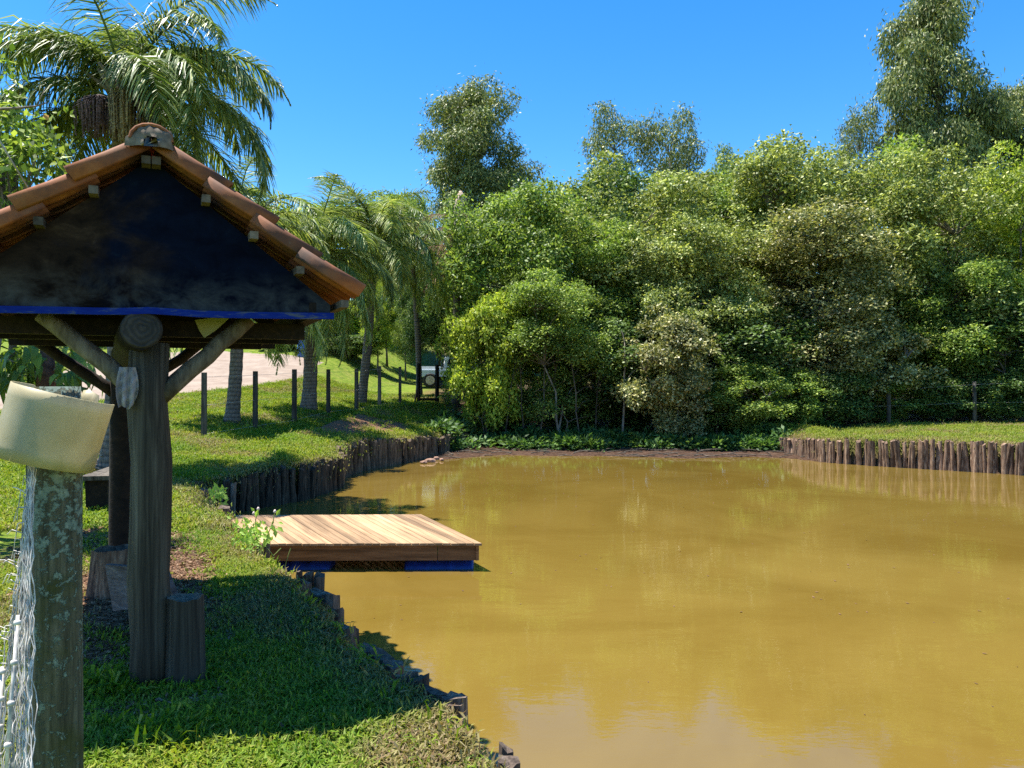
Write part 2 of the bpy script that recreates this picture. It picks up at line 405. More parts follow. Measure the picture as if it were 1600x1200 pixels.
# ---- water
m, nt, b, out = newmat('muddy_water')
P = pos(nt)
murk_reflect = ramp(nt, noise_n(nt, P, .35, 5, .6, .8), [(.35, (.128, .082, .0145)), (.7, (.17, .115, .024))])  # muddy base; lighter patches put mottled reflections into the water colour
nt.links.new(murk_reflect, b.inputs['Base Color']); b.inputs['Roughness'].default_value = .02; b.inputs['IOR'].default_value = 1.33
b.inputs['Specular IOR Level'].default_value = .8
w1 = noise_n(nt, pos(nt, (1.0, 1.9, 1)), 3.2, 3, .5); w2 = noise_n(nt, pos(nt, (1.0, 2.2, 1)), 14, 2, .5)
ad = N(nt, 'ShaderNodeMath', operation='MULTIPLY_ADD'); nt.links.new(w2, ad.inputs[0]); ad.inputs[1].default_value = .22; nt.links.new(w1, ad.inputs[2])
bump(nt, b, ad.outputs[0], .05, .03)
wv = MB(); wv.add([(-9, -8, 0), (30, -8, 0), (30, 27.2, 0), (-9, 27.2, 0)], [(0, 1, 2, 3)])
water = wv.build('water', m); water['kind'] = 'structure'

# ---- gravel road on the slope behind the palms
def sheet(name, poly, cell, mat, lift):
    pa = np.array(poly); x0, y0 = pa.min(0); x1, y1 = pa.max(0)
    X, Y = np.meshgrid(np.arange(x0, x1 + cell, cell), np.arange(y0, y1 + cell, cell))
    Z = terrain(X, Y) + lift; w_ = X.shape[1]
    sd, _ = poly_sd(X, Y, pa); sd = sd.reshape(X.shape) + .5 * (fbm(X * 1.2, Y * 1.2, 77) - .5)
    ok = (sd < 0); Zs = np.where(ok, Z, Z - lift - .02)
    V = np.stack([X, Y, Zs], -1).reshape(-1, 3); fs = []
    for j in range(X.shape[0] - 1):
        for i in range(w_ - 1):
            if ok[j, i] or ok[j, i + 1] or ok[j + 1, i] or ok[j + 1, i + 1]:
                a = j * w_ + i; fs.append((a, a + 1, a + w_ + 1, a + w_))
    me = bpy.data.meshes.new(name); me.from_pydata(V.tolist(), [], fs); me.polygons.foreach_set('use_smooth', [True] * len(fs))
    me.materials.append(mat); return link(name, me)
m, nt, b, out = newmat('pink_gravel'); P = pos(nt)
c = ramp(nt, noise_n(nt, P, 1.2, 6, .7), [(.3, (.17, .12, .09)), (.55, (.245, .19, .148)), (.8, (.29, .24, .195))])
nt.links.new(c, b.inputs['Base Color']); b.inputs['Roughness'].default_value = .95; bump(nt, b, noise_n(nt, P, 30, 3), .5, .02)
ROAD = [ground_at(*p).xy for p in ((-60, 652), (20, 640), (150, 628), (270, 617), (380, 606), (475, 590))] + [ground_at(*p).xy for p in ((500, 566), (440, 554), (300, 548), (150, 560), (20, 612), (-60, 624))]
road = sheet('road', [tuple(p) for p in ROAD], .3, m, .04); road['kind'] = 'structure'

# ------------------------------------------------------------------ grass (stuff): small blade tufts on points
def tuft(name, n, spread, L, W, seed, mat, lean=.7):
    r = np.random.RandomState(seed); qs = []
    for k in range(n):
        az = r.rand() * 6.283; el = lean * (.3 + r.rand()); l = L * (.5 + .8 * r.rand()); w = W * (.7 + .6 * r.rand())
        b0 = np.array([r.randn() * spread, r.randn() * spread, -.006]); h = np.array([math.cos(az), math.sin(az), 0]); s = np.array([-h[1], h[0], 0]) * w / 2
        m1 = b0 + h * l * .35 * math.sin(el) + np.array([0, 0, l * .5 * math.cos(el * .6)])
        t1 = m1 + h * l * .5 * math.sin(min(1.5, el * 1.6)) + np.array([0, 0, l * .45 * math.cos(min(1.7, el * 1.7))])
        qs.append([b0 - s * .6, b0 + s * .6, m1 + s, m1 - s]); qs.append([m1 - s, m1 + s, t1 + s * .1, t1 - s * .1])
    return bpy.data.objects.new(name, quads_mesh(name, np.array(qs), mat))

def scatter(name, label, pts, rot, scl, protos, dry=None, cat=None):
    me = bpy.data.meshes.new(name); n = len(pts); me.vertices.add(n); me.vertices.foreach_set('co', pts.astype(np.float32).ravel())
    a = me.attributes.new('rot', 'FLOAT_VECTOR', 'POINT'); a.data.foreach_set('vector', rot.astype(np.float32).ravel())
    a = me.attributes.new('scl', 'FLOAT', 'POINT'); a.data.foreach_set('value', scl.astype(np.float32))
    a = me.attributes.new('dry', 'FLOAT', 'POINT'); a.data.foreach_set('value', (np.zeros(n) if dry is None else dry).astype(np.float32))
    a = me.attributes.new('pick', 'INT', 'POINT'); a.data.foreach_set('value', NP.randint(0, len(protos), n).astype(np.int32))
    ob = link(name, me); ob['kind'] = 'stuff'; ob['label'] = label
    if cat: ob['category'] = cat
    g = bpy.data.node_groups.new(name + '_scatter', 'GeometryNodeTree')
    g.interface.new_socket('Geometry', in_out='INPUT', socket_type='NodeSocketGeometry'); g.interface.new_socket('Geometry', in_out='OUTPUT', socket_type='NodeSocketGeometry')
    gi = g.nodes.new('NodeGroupInput'); go = g.nodes.new('NodeGroupOutput'); ip = g.nodes.new('GeometryNodeInstanceOnPoints'); gg = g.nodes.new('GeometryNodeGeometryToInstance')
    for p in reversed(protos):
        oi = g.nodes.new('GeometryNodeObjectInfo'); oi.inputs[0].default_value = p; g.links.new(oi.outputs['Geometry'], gg.inputs[0])
    def na(nm, t):
        x = g.nodes.new('GeometryNodeInputNamedAttribute'); x.data_type = t; x.inputs[0].default_value = nm; return x.outputs[0]
    g.links.new(gi.outputs[0], ip.inputs['Points']); g.links.new(gg.outputs[0], ip.inputs['Instance'])
    ip.inputs['Pick Instance'].default_value = True
    g.links.new(na('pick', 'INT'), ip.inputs['Instance Index']); g.links.new(na('rot', 'FLOAT_VECTOR'), ip.inputs['Rotation']); g.links.new(na('scl', 'FLOAT'), ip.inputs['Scale'])
    g.links.new(ip.outputs[0], go.inputs[0])
    md = ob.modifiers.new('scatter', 'NODES'); md.node_group = g
    return ob

m, nt, b, out = newmat('grass_blade')
g_ = nt.nodes.new('ShaderNodeNewGeometry'); P = pos(nt)
col = ramp(nt, g_.outputs['Random Per Island'], [(0, (.07, .135, .006)), (.5, (.15, .225, .012)), (.85, (.235, .295, .022)), (1, (.30, .28, .065))])
col = mixc(nt, col, ramp(nt, noise_n(nt, P, 1.3, 4), [(.35, (.8, .95, .9)), (.65, (1.35, 1.15, 1.1))]), 1.0, 'MULTIPLY')
dryc = ramp(nt, g_.outputs['Random Per Island'], [(0, (.12, .075, .03)), (.5, (.23, .165, .08)), (1, (.33, .27, .16))])
col = mixc(nt, col, dryc, attr(nt, 'dry', 'INSTANCER'))
nt.links.new(col, b.inputs['Base Color']); b.inputs['Roughness'].default_value = .6; b.inputs['Specular IOR Level'].default_value = .2
tr = nt.nodes.new('ShaderNodeBsdfTranslucent'); nt.links.new(mixc(nt, col, (1.5, 1.6, .8), 1.0, 'MULTIPLY'), tr.inputs[0])
mx = nt.nodes.new('ShaderNodeMixShader'); mx.inputs[0].default_value = .32
nt.links.new(b.outputs[0], mx.inputs[1]); nt.links.new(tr.outputs[0], mx.inputs[2]); nt.links.new(mx.outputs[0], out.inputs[0])
MAT['grass'] = m
TUFTS = [tuft('grass_tuft', 9, .028, .055, .0085, k, m, .95) for k in range(5)]
TUFTS_FAR = [tuft('grass_patch', 26, .09, .07, .014, 20 + k, m, .9) for k in range(4)]

ROAD_A = np.array([tuple(p) for p in ROAD])
def grass_points(n, x0, x1, y0, y1, keep_far=1.0):
    X = x0 + NP.rand(n) * (x1 - x0); Y = y0 + NP.rand(n) * (y1 - y0)
    k = (np.abs(X) < .70 * Y + .6); X, Y = X[k], Y[k]
    sq, _ = poly_sd(X, Y, QA, QT)
    dm = dirt_mask(X, Y); thin = fbm(X * 2.2, Y * 2.2, 61)
    fo = sstep(26.2, 27.5, Y) * sstep(-3.6, -1.5, X + (Y - 27) * .12); fo = np.maximum(fo * sstep(9.5, 8.5, X), fo * sstep(27.6, 28.6, Y))
    p = (1 - .97 * dm) * (1 - .97 * fo) * sstep(.2, .42, thin + .12)
    rd, _ = poly_sd(X, Y, ROAD_A)
    k = (NP.rand(len(X)) < p) & (sq > .05) & (rd > .1)
    X, Y, sq = X[k], Y[k], sq[k]; Z = terrain(X, Y)
    edge = sstep(.55, .08, sq) * sstep(.30, .62, fbm(X * 2.0, Y * 2.0, 71) + .14)
    patch = sstep(.56, .72, fbm(X * 1.1, Y * 1.1, 81)) * .75
    nearcorner = sstep(1.15, .5, blob(X, Y, -.33, 3.42, .42, .42)) * .85
    dry = np.clip(np.maximum(np.maximum(edge * .8, patch), nearcorner) + (NP.rand(len(X)) - .5) * .5, 0, 1) * (NP.rand(len(X)) < .93)
    n = len(X); rot = np.stack([NP.randn(n) * .18, NP.randn(n) * .18, NP.rand(n) * 6.283], -1)
    return np.stack([X, Y, Z], -1), rot, dry
pts, rot, dry = grass_points(42000, -4.6, .7, 2.5, 9.2)
scatter('grass', 'short broad bladed lawn grass on the near bank', pts, rot, .75 + .6 * NP.rand(len(pts)), TUFTS, dry)
pts, rot, dry = grass_points(36000, -12.5, -1.5, 8.8, 19)
scatter('grass', 'short lawn grass between the bench and the fence', pts, rot, .8 + .6 * NP.rand(len(pts)), TUFTS_FAR, dry)
pts, rot, dry = grass_points(42000, -24, -1.0, 18.5, 36)
scatter('grass', 'sunlit lawn grass around the palm trunks', pts, rot, 1.0 + .7 * NP.rand(len(pts)), TUFTS_FAR, dry)
pts, rot, dry = grass_points(17000, 8.8, 19.5, 16, 29)
scatter('grass', 'yellow green grass on the terrace above the right log wall', pts, rot, .9 + .6 * NP.rand(len(pts)), TUFTS_FAR, np.clip(dry + .15, 0, 1))
# a taller tuft beside the lichen post
r_ = NP.rand(60); pts = np.stack([-1.62 + NP.randn(60) * .07, 3.55 + NP.randn(60) * .07, np.zeros(60)], -1); pts[:, 2] = terrain(pts[:, 0], pts[:, 1])
scatter('grass', 'taller grass tuft beside the lichen covered post', pts, np.stack([NP.randn(60) * .3, NP.randn(60) * .3, r_ * 6.28], -1), 1.3 + .8 * NP.rand(60), TUFTS)
# long grass at the foot of the shelter's front post
n = 90; pts = np.stack([-2.1 + NP.randn(n) * .16, 4.15 + NP.randn(n) * .07, np.zeros(n)], -1); pts[:, 2] = terrain(pts[:, 0], pts[:, 1])
scatter('grass', 'long shaded grass at the foot of the front shelter post', pts, np.stack([NP.randn(n) * .3, NP.randn(n) * .3, NP.rand(n) * 6.28], -1), 1.5 + .9 * NP.rand(n), TUFTS)

ep = []
for a_, b_ in zip(Q[1:14], Q[2:15]):
    L_ = math.hypot(b_[0] - a_[0], b_[1] - a_[1])
    for k in range(int(L_ * 34)):
        t = NP.rand(); q_ = .05 + .1 * NP.rand(); nx_, ny_ = -(b_[1] - a_[1]) / L_, (b_[0] - a_[0]) / L_
        ep.append((a_[0] + (b_[0] - a_[0]) * t + nx_ * q_, a_[1] + (b_[1] - a_[1]) * t + ny_ * q_))
for px, by_ in ((319, 685), (399, 671), (460, 662), (513, 648), (557, 643), (362, 662), (482, 641)):
    g_0 = ground_at(px, by_)
    for k in range(26): ep.append((g_0.x + NP.randn() * .17, g_0.y - .1 + NP.randn() * .12))
ep = np.array(ep); s_, _ = poly_sd(ep[:, 0], ep[:, 1], QA); ep = ep[s_ > .02]; n = len(ep)
scatter('grass', 'longer uncut grass along the bank edge and at the post feet', np.stack([ep[:, 0], ep[:, 1], terrain(ep[:, 0], ep[:, 1])], -1), np.stack([NP.randn(n) * .35, NP.randn(n) * .35, NP.rand(n) * 6.28], -1), 1.1 + 1.0 * NP.rand(n), TUFTS, (NP.rand(n) < .4) * .8)

# fallen leaves and chips under the shelter
m_l = leaf_mat('litter_flake', (.06, .03, .018), (.15, .085, .05), (.27, .18, .115), .1, .8, .15, gain=0)
def flake(seed):
    r = np.random.RandomState(seed); qs = []
    for k in range(5):
        p = np.array([r.randn() * .025, r.randn() * .025, .004 + .006 * r.rand()]); a = r.rand() * 6.28; l = .018 + .02 * r.rand(); w = l * .4
        d = np.array([math.cos(a), math.sin(a), r.randn() * .2]); s = np.array([-d[1], d[0], r.randn() * .3]) * w / 2
        qs.append([p, p + d * l * .5 + s, p + d * l, p + d * l * .5 - s])
    return bpy.data.objects.new('leaf_flake', quads_mesh('leaf_flake', np.array(qs), m_l))
n = 30000; X = -5.2 + NP.rand(n) * 4.2; Y = 3.4 + NP.rand(n) * 6.5; k = (NP.rand(n) < dirt_mask(X, Y) * .8 + .015); X, Y = X[k], Y[k]
s_, _ = poly_sd(X, Y, QA); k = s_ > .1; X, Y = X[k], Y[k]
scatter('leaf_litter', 'brown fallen leaves and wood chips under the shelter', np.stack([X, Y, terrain(X, Y)], -1), np.stack([NP.randn(len(X)) * .1, NP.randn(len(X)) * .1, NP.rand(len(X)) * 6.28], -1), .8 + .8 * NP.rand(len(X)), [flake(k) for k in range(4)])

n = 1100; X = -3 + NP.rand(n) * 15; Y = 5 + NP.rand(n) * 19; s_, _ = poly_sd(X, Y, PA); k = (s_ < -.15) & (NP.rand(n) < .25 + .75 * sstep(.45, .65, fbm(X * .5, Y * .5, 13))); X, Y = X[k], Y[k]
def speck(seed):
    r = np.random.RandomState(seed); a = r.rand() * 6.28; d = np.array([math.cos(a), math.sin(a), 0]); q = np.array([-d[1], d[0], 0]) * .008; p = np.array([0, 0, .004])
    return bpy.data.objects.new('speck', quads_mesh('speck', np.array([[p, p + d * .015 + q, p + d * .034 + np.array([0, 0, .006]), p + d * .015 - q]]), m_l))
scatter('floating_leaves', 'tiny dry leaves floating on the muddy water', np.stack([X, Y, np.zeros(len(X))], -1), np.stack([np.zeros(len(X)), np.zeros(len(X)), NP.rand(len(X)) * 6.28], -1), .6 + .9 * NP.rand(len(X)), [speck(k) for k in range(3)])

# ------------------------------------------------------------------ leaves, crowns, trees
def leaf_quads(p, d, nrm, L, W, fold=.12):
    d = unit(d); s = unit(np.cross(d, nrm)); u = np.cross(s, d)
    mid = p + d * (L * .45)[:, None]; e = s * (W * .5)[:, None]; up = u * (W * fold)[:, None]
    return np.stack([p, mid + e + up, p + d * L[:, None], mid - e + up], 1)

def crown_quads(seed, lobes, n_clump, n_leaf, clump_r, L, W, droop=.25, flat=.85, upn=.75):
    spray = .22 if droop < 1 else .06
    """lobes: list of (x,y,z,radius_xy,radius_z). Clumps of leaves over the lobes' skins."""
    r = np.random.RandomState(seed); lob = np.array(lobes, float)
    wgt = lob[:, 3] ** 2; wgt = wgt / wgt.sum(); cs = []; outs = []
    while len(cs) < n_clump:
        i = r.choice(len(lob), p=wgt); dv = unit(r.randn(3)); rad = (r.rand() ** .35) * (.85 + .25 * r.rand()) * (1.12 + .35 * r.rand() if r.rand() < spray else 1)
        if dv[2] < -.35 and r.rand() < .6: continue
        c = lob[i, :3] + dv * np.array([lob[i, 3], lob[i, 3], lob[i, 4]]) * rad
        q = np.min(np.sqrt((((c - lob[:, :3]) / np.stack([lob[:, 3], lob[:, 3], lob[:, 4]], -1)) ** 2).sum(-1)))
        if q < .55 and r.rand() < .75: continue
        cs.append(c); outs.append(dv)
    cs = np.array(cs); outs = np.array(outs)
    sz = clump_r * (.5 + 1.0 * r.rand(n_clump)); cnt = np.maximum(4, (n_leaf * (sz / clump_r) ** 2).astype(int))
    idx = np.repeat(np.arange(n_clump), cnt); n = len(idx)
    dv = unit(r.randn(n, 3) * np.array([1, 1, .8]) + np.array([0, 0, .45 if droop < 1 else .1]) + outs[idx] * .25)
    rr = sz[idx] * (.62 + .42 * r.rand(n)) * np.where(r.rand(n) < .13, 1.2 + .6 * r.rand(n), 1.0)
    off = dv * rr[:, None] * np.array([1, 1, flat])
    p = cs[idx] + off
    d = unit(dv * .45 + r.randn(n, 3) * .7 + np.array([0, 0, -droop]))
    nr = unit(np.array([0, 0, upn * .7]) + dv * .75 + r.randn(n, 3) * .5)
    ll = L * (.6 + .7 * r.rand(n)); ww = W * (.65 + .6 * r.rand(n))
    return leaf_quads(p, d, nr, ll, ww), cs

def branch_mb(seed, h0, cs, n_limb, r0, stems=1, spread=.25, lean=.0):
    r = random.Random(seed); mb = MB(); zc = cs[:, 2].mean()
    stem_pts = []
    for s in range(stems):
        a = r.random() * 6.28; bx, by = (0, 0) if stems == 1 else (math.cos(a) * spread, math.sin(a) * spread)
        top = Vector(cs[r.randrange(len(cs))]) if stems > 1 else Vector((cs[:, 0].mean() + r.uniform(-.2, .2), cs[:, 1].mean(), cs[:, 2].max() * .86))
        pts = []
        for k in range(7):
            t = k / 6; j = .16 * math.sin(t * 3.14)
            pts.append(Vector((bx + (top.x - bx) * t ** 1.4 + r.uniform(-j, j), by + (top.y - by) * t ** 1.4 + r.uniform(-j, j), -.15 + (top.z + .15) * t)))
        rr = r0 / (1 if stems == 1 else stems ** .6)
        mb.tube(pts, [rr * (1.25 if k == 0 else 1 - .85 * k / 6) for k in range(7)], 7)
        stem_pts += [(p, rr * (1 - .8 * k / 6)) for k, p in enumerate(pts)][2:]
    order = list(range(len(cs))); r.shuffle(order)
    for i in order[:n_limb]:
        c = Vector(cs[i]); cand = [(p, q) for p, q in stem_pts if p.z < c.z + .1] or stem_pts[:1]
        p, q = min(cand, key=lambda e: (e[0] - c).length + abs(c.z - e[0].z) * .2)
        mid = p.lerp(c, .5) + Vector((r.uniform(-.2, .2), r.uniform(-.2, .2), r.uniform(.0, .35)))
        mb.tube([p, p.lerp(mid, .5) + Vector((0, 0, .05)), mid, c], [max(.02, q * .55), max(.017, q * .42), max(.014, q * .3), .009], 5, caps=False)
    return mb

def round_lobes(seed, rx, z0, z1, n, rl=(.4, .62)):
    """lobes filling an egg between heights z0 and z1"""
    r = random.Random(seed); out = []
    hz = (z1 - z0) / 2; zc = (z0 + z1) / 2
    for k in range(n):
        a = r.random() * 6.28; u = r.uniform(-1, 1); s = math.sqrt(max(0, 1 - u * u * .8)) * r.uniform(.35, .72)
        q = r.uniform(*rl) * rx
        q2 = q * r.uniform(.8, 1.5); out.append((math.cos(a) * s * rx, math.sin(a) * s * rx, max(z0 + q2 * .6, zc + u * (hz - q * .7)), q, q2))
    return out

PROTO = {}
def proto(key, lobes, n_clump, n_leaf, clump_r, L, W, leaf, bark, n_limb, r0, stems=1, droop=.25, flat=.85, spread=.25, upn=.75, seed=1):
    qv, cs = crown_quads(seed, lobes, n_clump, n_leaf, clump_r, L, W, droop, flat, upn)
    PROTO[key] = (quads_mesh('crown', qv, LEAF[leaf]), branch_mb(seed + 5, 0, cs, n_limb, r0, stems, spread).mesh('trunk', MAT[bark]))
# (all sizes in metres; roots at the ground)
proto('round', round_lobes(1, 2.4, 1.7, 7.6, 24, (.28, .46)), 230, 150, .42, .135, .07, 'mid', 'bark', 40, .15, seed=2)
proto('round_b', round_lobes(7, 2.6, 1.5, 8.4, 28, (.26, .44)), 250, 150, .42, .135, .07, 'mid', 'bark', 45, .16, stems=2, seed=12)
proto('open', round_lobes(3, 2.7, 1.2, 8.6, 34, (.2, .36)), 300, 120, .38, .125, .062, 'olive', 'pale_bark', 110, .12, stems=4, spread=.5, seed=4)
proto('open_b', round_lobes(13, 2.9, 1.0, 9.0, 38, (.2, .35)), 320, 120, .38, .125, .062, 'grey', 'pale_bark', 120, .12, stems=3, spread=.5, seed=14)
proto('bush', round_lobes(5, 1.9, .25, 3.9, 22, (.25, .42)), 170, 130, .34, .14, .075, 'bright', 'bark', 40, .06, stems=5, spread=.4, seed=6)
proto('bush_b', round_lobes(15, 1.8, .2, 4.6, 24, (.22, .4)), 180, 130, .33, .135, .07, 'olive', 'pale_bark', 60, .06, stems=5, spread=.4, seed=16)
proto('skirt', round_lobes(8, 2.3, 2.1, 5.4, 34, (.17, .33)), 190, 115, .34, .135, .07, 'dark', 'twig_bark', 80, .05, stems=7, spread=.9, seed=18)
proto('feather', round_lobes(9, 2.0, 1.5, 8.8, 28, (.24, .42)), 250, 130, .38, .145, .058, 'bright', 'pale_bark', 40, .11, droop=.1, seed=8)
def euca_lobes(seed, h, rx, base, n):
    r = random.Random(seed); out = []
    for k in range(n):
        t = (k + .5) / n; z = base + (h - base) * t; a = k * 2.4 + r.uniform(-.4, .4); prof = max(.2, 1 - ((t - .5) / .56) ** 4) ** .5 * (.78 + .22 * math.sin(k * 1.7))
        s = rx * prof * r.uniform(.2, .62); q = rx * r.uniform(.24, .38) * (.55 + .45 * prof)
        out.append((math.cos(a) * s, math.sin(a) * s, z, q, q * 1.0))
    return out
proto('euca', euca_lobes(1, 17, 4.2, 4.0, 26), 230, 270, .72, .25, .075, 'euca', 'pale_bark', 80, .24, droop=1.3, flat=1.0, upn=.2, seed=21)
proto('euca_thin', euca_lobes(4, 17, 3.4, 5.5, 15), 130, 165, .66, .25, .07, 'euca', 'pale_bark', 60, .2, droop=1.3, flat=1.0, upn=.2, seed=22)

def tree(key, label, px, d, top_py, width_px, name='broadleaf_tree', cat='tree', leaf=None, rz=None, group=None, py_base=None):
    """stands on the terrain at distance d; crown top at photo row top_py"""
    x = (px - 800) / FPX * d; z = gz(x, d); crown, trunk = PROTO[key]
    cb = BB[key]; htop = EYE - (top_py - HOR) / FPX * d - z; sz = htop / cb[1]; sx = (width_px / FPX * d) / (2 * cb[0])
    o = thing(name, label, cat, (x, d, z), rz if rz is not None else RNG.random() * 6.28, group)
    o.scale = (sx, sx, sz)
    c = link('crown', crown, o); t = link('trunk', trunk, o)
    if leaf:
        c.material_slots[0].link = 'OBJECT'; c.material_slots[0].material = LEAF[leaf]
    return o
BB = {}
for k_, (cm, tm) in PROTO.items():
    v = np.empty(len(cm.vertices) * 3, np.float32); cm.vertices.foreach_get('co', v); v = v.reshape(-1, 3)
    BB[k_] = (np.percentile(np.hypot(v[:, 0], v[:, 1]), 96), np.percentile(v[:, 2], 99.6))

FR = 'trees of the front row along the far bank'
# key, label, px, d, top row, width px, leaf
for a in (
 ('round', 'rounded dark green tree with a bright top left of the forest edge', 792, 31.5, 292, 225, 'mid'),
 ('bush', 'bright green bushy tree hiding the parked white vehicle', 757, 28.6, 462, 132, 'bright'),
 ('open', 'spreading dark tree over bare stems behind the bright bushy tree', 868, 28.6, 424, 190, 'mid'),
 ('round_b', 'tall tree rising in the middle of the forest below the paired eucalyptus', 985, 34, 254, 260, 'olive'),
 ('feather', 'yellow green tree between the middle tree and the pale front bush', 930, 31.5, 345, 170, 'mid'),
 ('open', 'pale olive tree with thin leaves behind the bush at the shore', 1085, 30.2, 330, 210, 'olive'),
 ('bush_b', 'pale leaved bush hanging over the mud shore', 1042, 27.6, 478, 150, 'grey'),
 ('bush_b', 'low dark bush leaning over the water left of the right log wall', 1165, 27.8, 560, 130, 'mid'),
 ('open', 'yellowish tall tree with sparse twigs on its top', 1255, 33.5, 215, 270, 'olive'),
 ('open_b', 'wide grey green tree with pale bare branches above the terrace', 1275, 30.5, 330, 265, 'grey'),
 ('open_b', 'dull olive tree standing under the tallest eucalyptus', 1445, 32, 245, 260, 'olive'),
 ('round_b', 'dark leafy tree behind the right wire fence', 1490, 30.6, 395, 190, 'mid'),
 ('feather', 'light yellow green tree at the right edge of the forest', 1592, 31, 232, 150, 'bright'),
 ('round', 'bright crown leaning into the picture beyond the fence post', 1640, 33, 300, 220, 'bright'),
 ('skirt', 'shaded tree at the end of the mud shore behind the pale bush', 1150, 30.5, 470, 230, 'dark'),
 ('skirt', 'dark tree with many stems above the undergrowth at the mud', 955, 29.6, 500, 190, 'dark'),
 ('bush_b', 'grey leaved shrub on the terrace in front of the wide grey tree', 1360, 29.4, 470, 150, 'grey'),
 ('skirt', 'dark tree over the shaded fence at the right edge', 1570, 29.8, 470, 220, 'dark'),
): tree(a[0], a[1], a[2], a[3], a[4], a[5], leaf=a[6], group=FR)
BK = 'trees of the back row behind the front trees'
FRONT = {850: 'rounded dark green tree', 910: 'spreading dark tree with bare stems', 1060: 'pale olive tree', 1150: 'dark bush leaning over the water', 1190: 'yellowish tall tree on its left', 1370: 'wide grey green tree', 1530: 'dull olive tree', 1660: 'crown at the right picture edge', 760: 'bright bushy tree by the gate', 1000: 'tall middle tree', 1250: 'tall yellowish tree', 1440: 'shrub on the terrace', 1580: 'fence in the shade at the right', 870: 'gap with bare stems', 1120: 'pale bush over the mud'}
for px, d, ty, w_, k_, lf in ((850, 38, 285, 230, 'round_b', 'mid'), (910, 42, 270, 240, 'round', 'dark'), (1060, 40, 262, 260, 'open', 'olive'), (1150, 42, 282, 240, 'round', 'mid'), (1190, 37, 262, 170, 'open', 'mid'), (1370, 40, 236, 260, 'round_b', 'mid'),
                              (1530, 40, 268, 240, 'round', 'dark'), (1660, 40, 262, 260, 'round_b', 'mid'), (760, 40, 330, 200, 'round', 'dark'), (1000, 37, 380, 300, 'round', 'dark'), (1250, 38, 400, 300, 'round_b', 'dark'), (1440, 37, 400, 300, 'round', 'dark'), (1580, 36, 420, 280, 'round_b', 'dark'), (870, 36, 420, 240, 'round', 'dark'), (1120, 36, 430, 260, 'round', 'dark')):
    tree(k_, 'back row tree rising behind the ' + FRONT[px], px, d, ty, w_, leaf=lf, group=BK)
SH = 'low shrubs on the forest floor'
UND = {800: 'under the bright bushy tree', 900: 'between the bare stems', 990: 'left of the pale bush', 1090: 'right of the pale bush at the mud', 1230: 'at the left end of the terrace', 1310: 'under the wide grey green tree', 1400: 'beside the short fence stump', 1470: 'left of the tall right fence post', 1545: 'right of the tall right fence post', 1610: 'at the right picture edge'}
for px, d, ty, w_, k_, lf in ((800, 29.8, 610, 110, 'bush', 'dark'), (900, 30.4, 600, 130, 'bush', 'dark'), (990, 30.6, 590, 120, 'bush_b', 'dark'), (1090, 28.6, 600, 110, 'bush', 'dark'), (1230, 28.9, 575, 120, 'bush', 'mid'), (1310, 29.2, 580, 120, 'bush', 'dark'),
                              (1400, 29.3, 590, 110, 'bush_b', 'mid'), (1470, 29.2, 588, 110, 'bush', 'dark'), (1545, 29.0, 585, 120, 'bush', 'dark'), (1610, 28.8, 575, 120, 'bush', 'dark')):
    tree(k_, 'low dark shrub in the shade ' + UND[px], px, d, ty, w_, name='shrub', cat='shrub', leaf=lf, group=SH)
tree('euca', 'tallest eucalyptus with a pale forked trunk at the upper right', 1465, 44, -22, 178, name='eucalyptus')
tree('euca_thin', 'shorter eucalyptus on the left shoulder of the tallest one', 1348, 46, 165, 95, name='eucalyptus')
tree('euca', 'dark drooping eucalyptus cut by the right picture edge', 1588, 45, 135, 140, name='eucalyptus')
tree('euca', 'broad dense eucalyptus standing alone against the sky left of centre', 744, 66, 136, 170, name='eucalyptus')
tree('euca_thin', 'left one of the two thin eucalyptus above the middle tree', 958, 62, 168, 118, name='eucalyptus')
tree('euca_thin', 'right one of the two thin eucalyptus above the middle tree', 1052, 60, 178, 125, name='eucalyptus')
tree('euca_thin', 'sparse thin tree showing sky between the middle tree and the yellowish tree', 1140, 52, 232, 80, name='eucalyptus', leaf='mid')
# hillside behind the palms
HS = 'hillside trees behind the palms'
for px, d, ty, w_, k_, lf, lb in (
 (640, 52, 300, 110, 'round', 'mid', 'rounded green tree top showing between the palms and the forest'),
 (560, 56, 298, 190, 'feather', 'mid', 'soft green tree behind the two right palms'),
 (455, 60, 318, 210, 'round_b', 'bright', 'yellow green tree on the hill behind the roof corner'),
 (350, 62, 310, 230, 'round', 'mid', 'tree on the hill mostly hidden by the roof'),
 (605, 47, 395, 60, 'feather', 'bright', 'slim young tree on the lawn right of the hedge'),
 (590, 44, 430, 50, 'feather', 'bright', 'slender tree with a forked trunk on the lawn slope'),
 (634, 45, 420, 50, 'feather', 'mid', 'slender straight tree left of the gate'),
 (655, 43, 400, 70, 'round', 'dark', 'dark tree rising behind the gate'),
 (690, 46, 380, 130, 'round_b', 'dark', 'dark tree behind the dead palm'),
 (520, 52, 470, 110, 'bush', 'bright', 'light shrub above the dark hedge'),
 (20, 40, 380, 200, 'round', 'mid', 'tree on the hill at the left picture edge under the roof'),
 (120, 48, 380, 200, 'round_b', 'mid', 'hillside tree hidden by the gable')):
    tree(k_, lb, px, d, ty, w_, leaf=lf)
tree('bush', 'dark low hedge on the slope between the palm trunks', 545, 44, 524, 110, name='hedge', cat='hedge', leaf='dark')
tree('bush', 'dark planting bed shrub at the far edge of the gravel road', 440, 44.5, 522, 80, name='shrub', cat='shrub', leaf='dark')

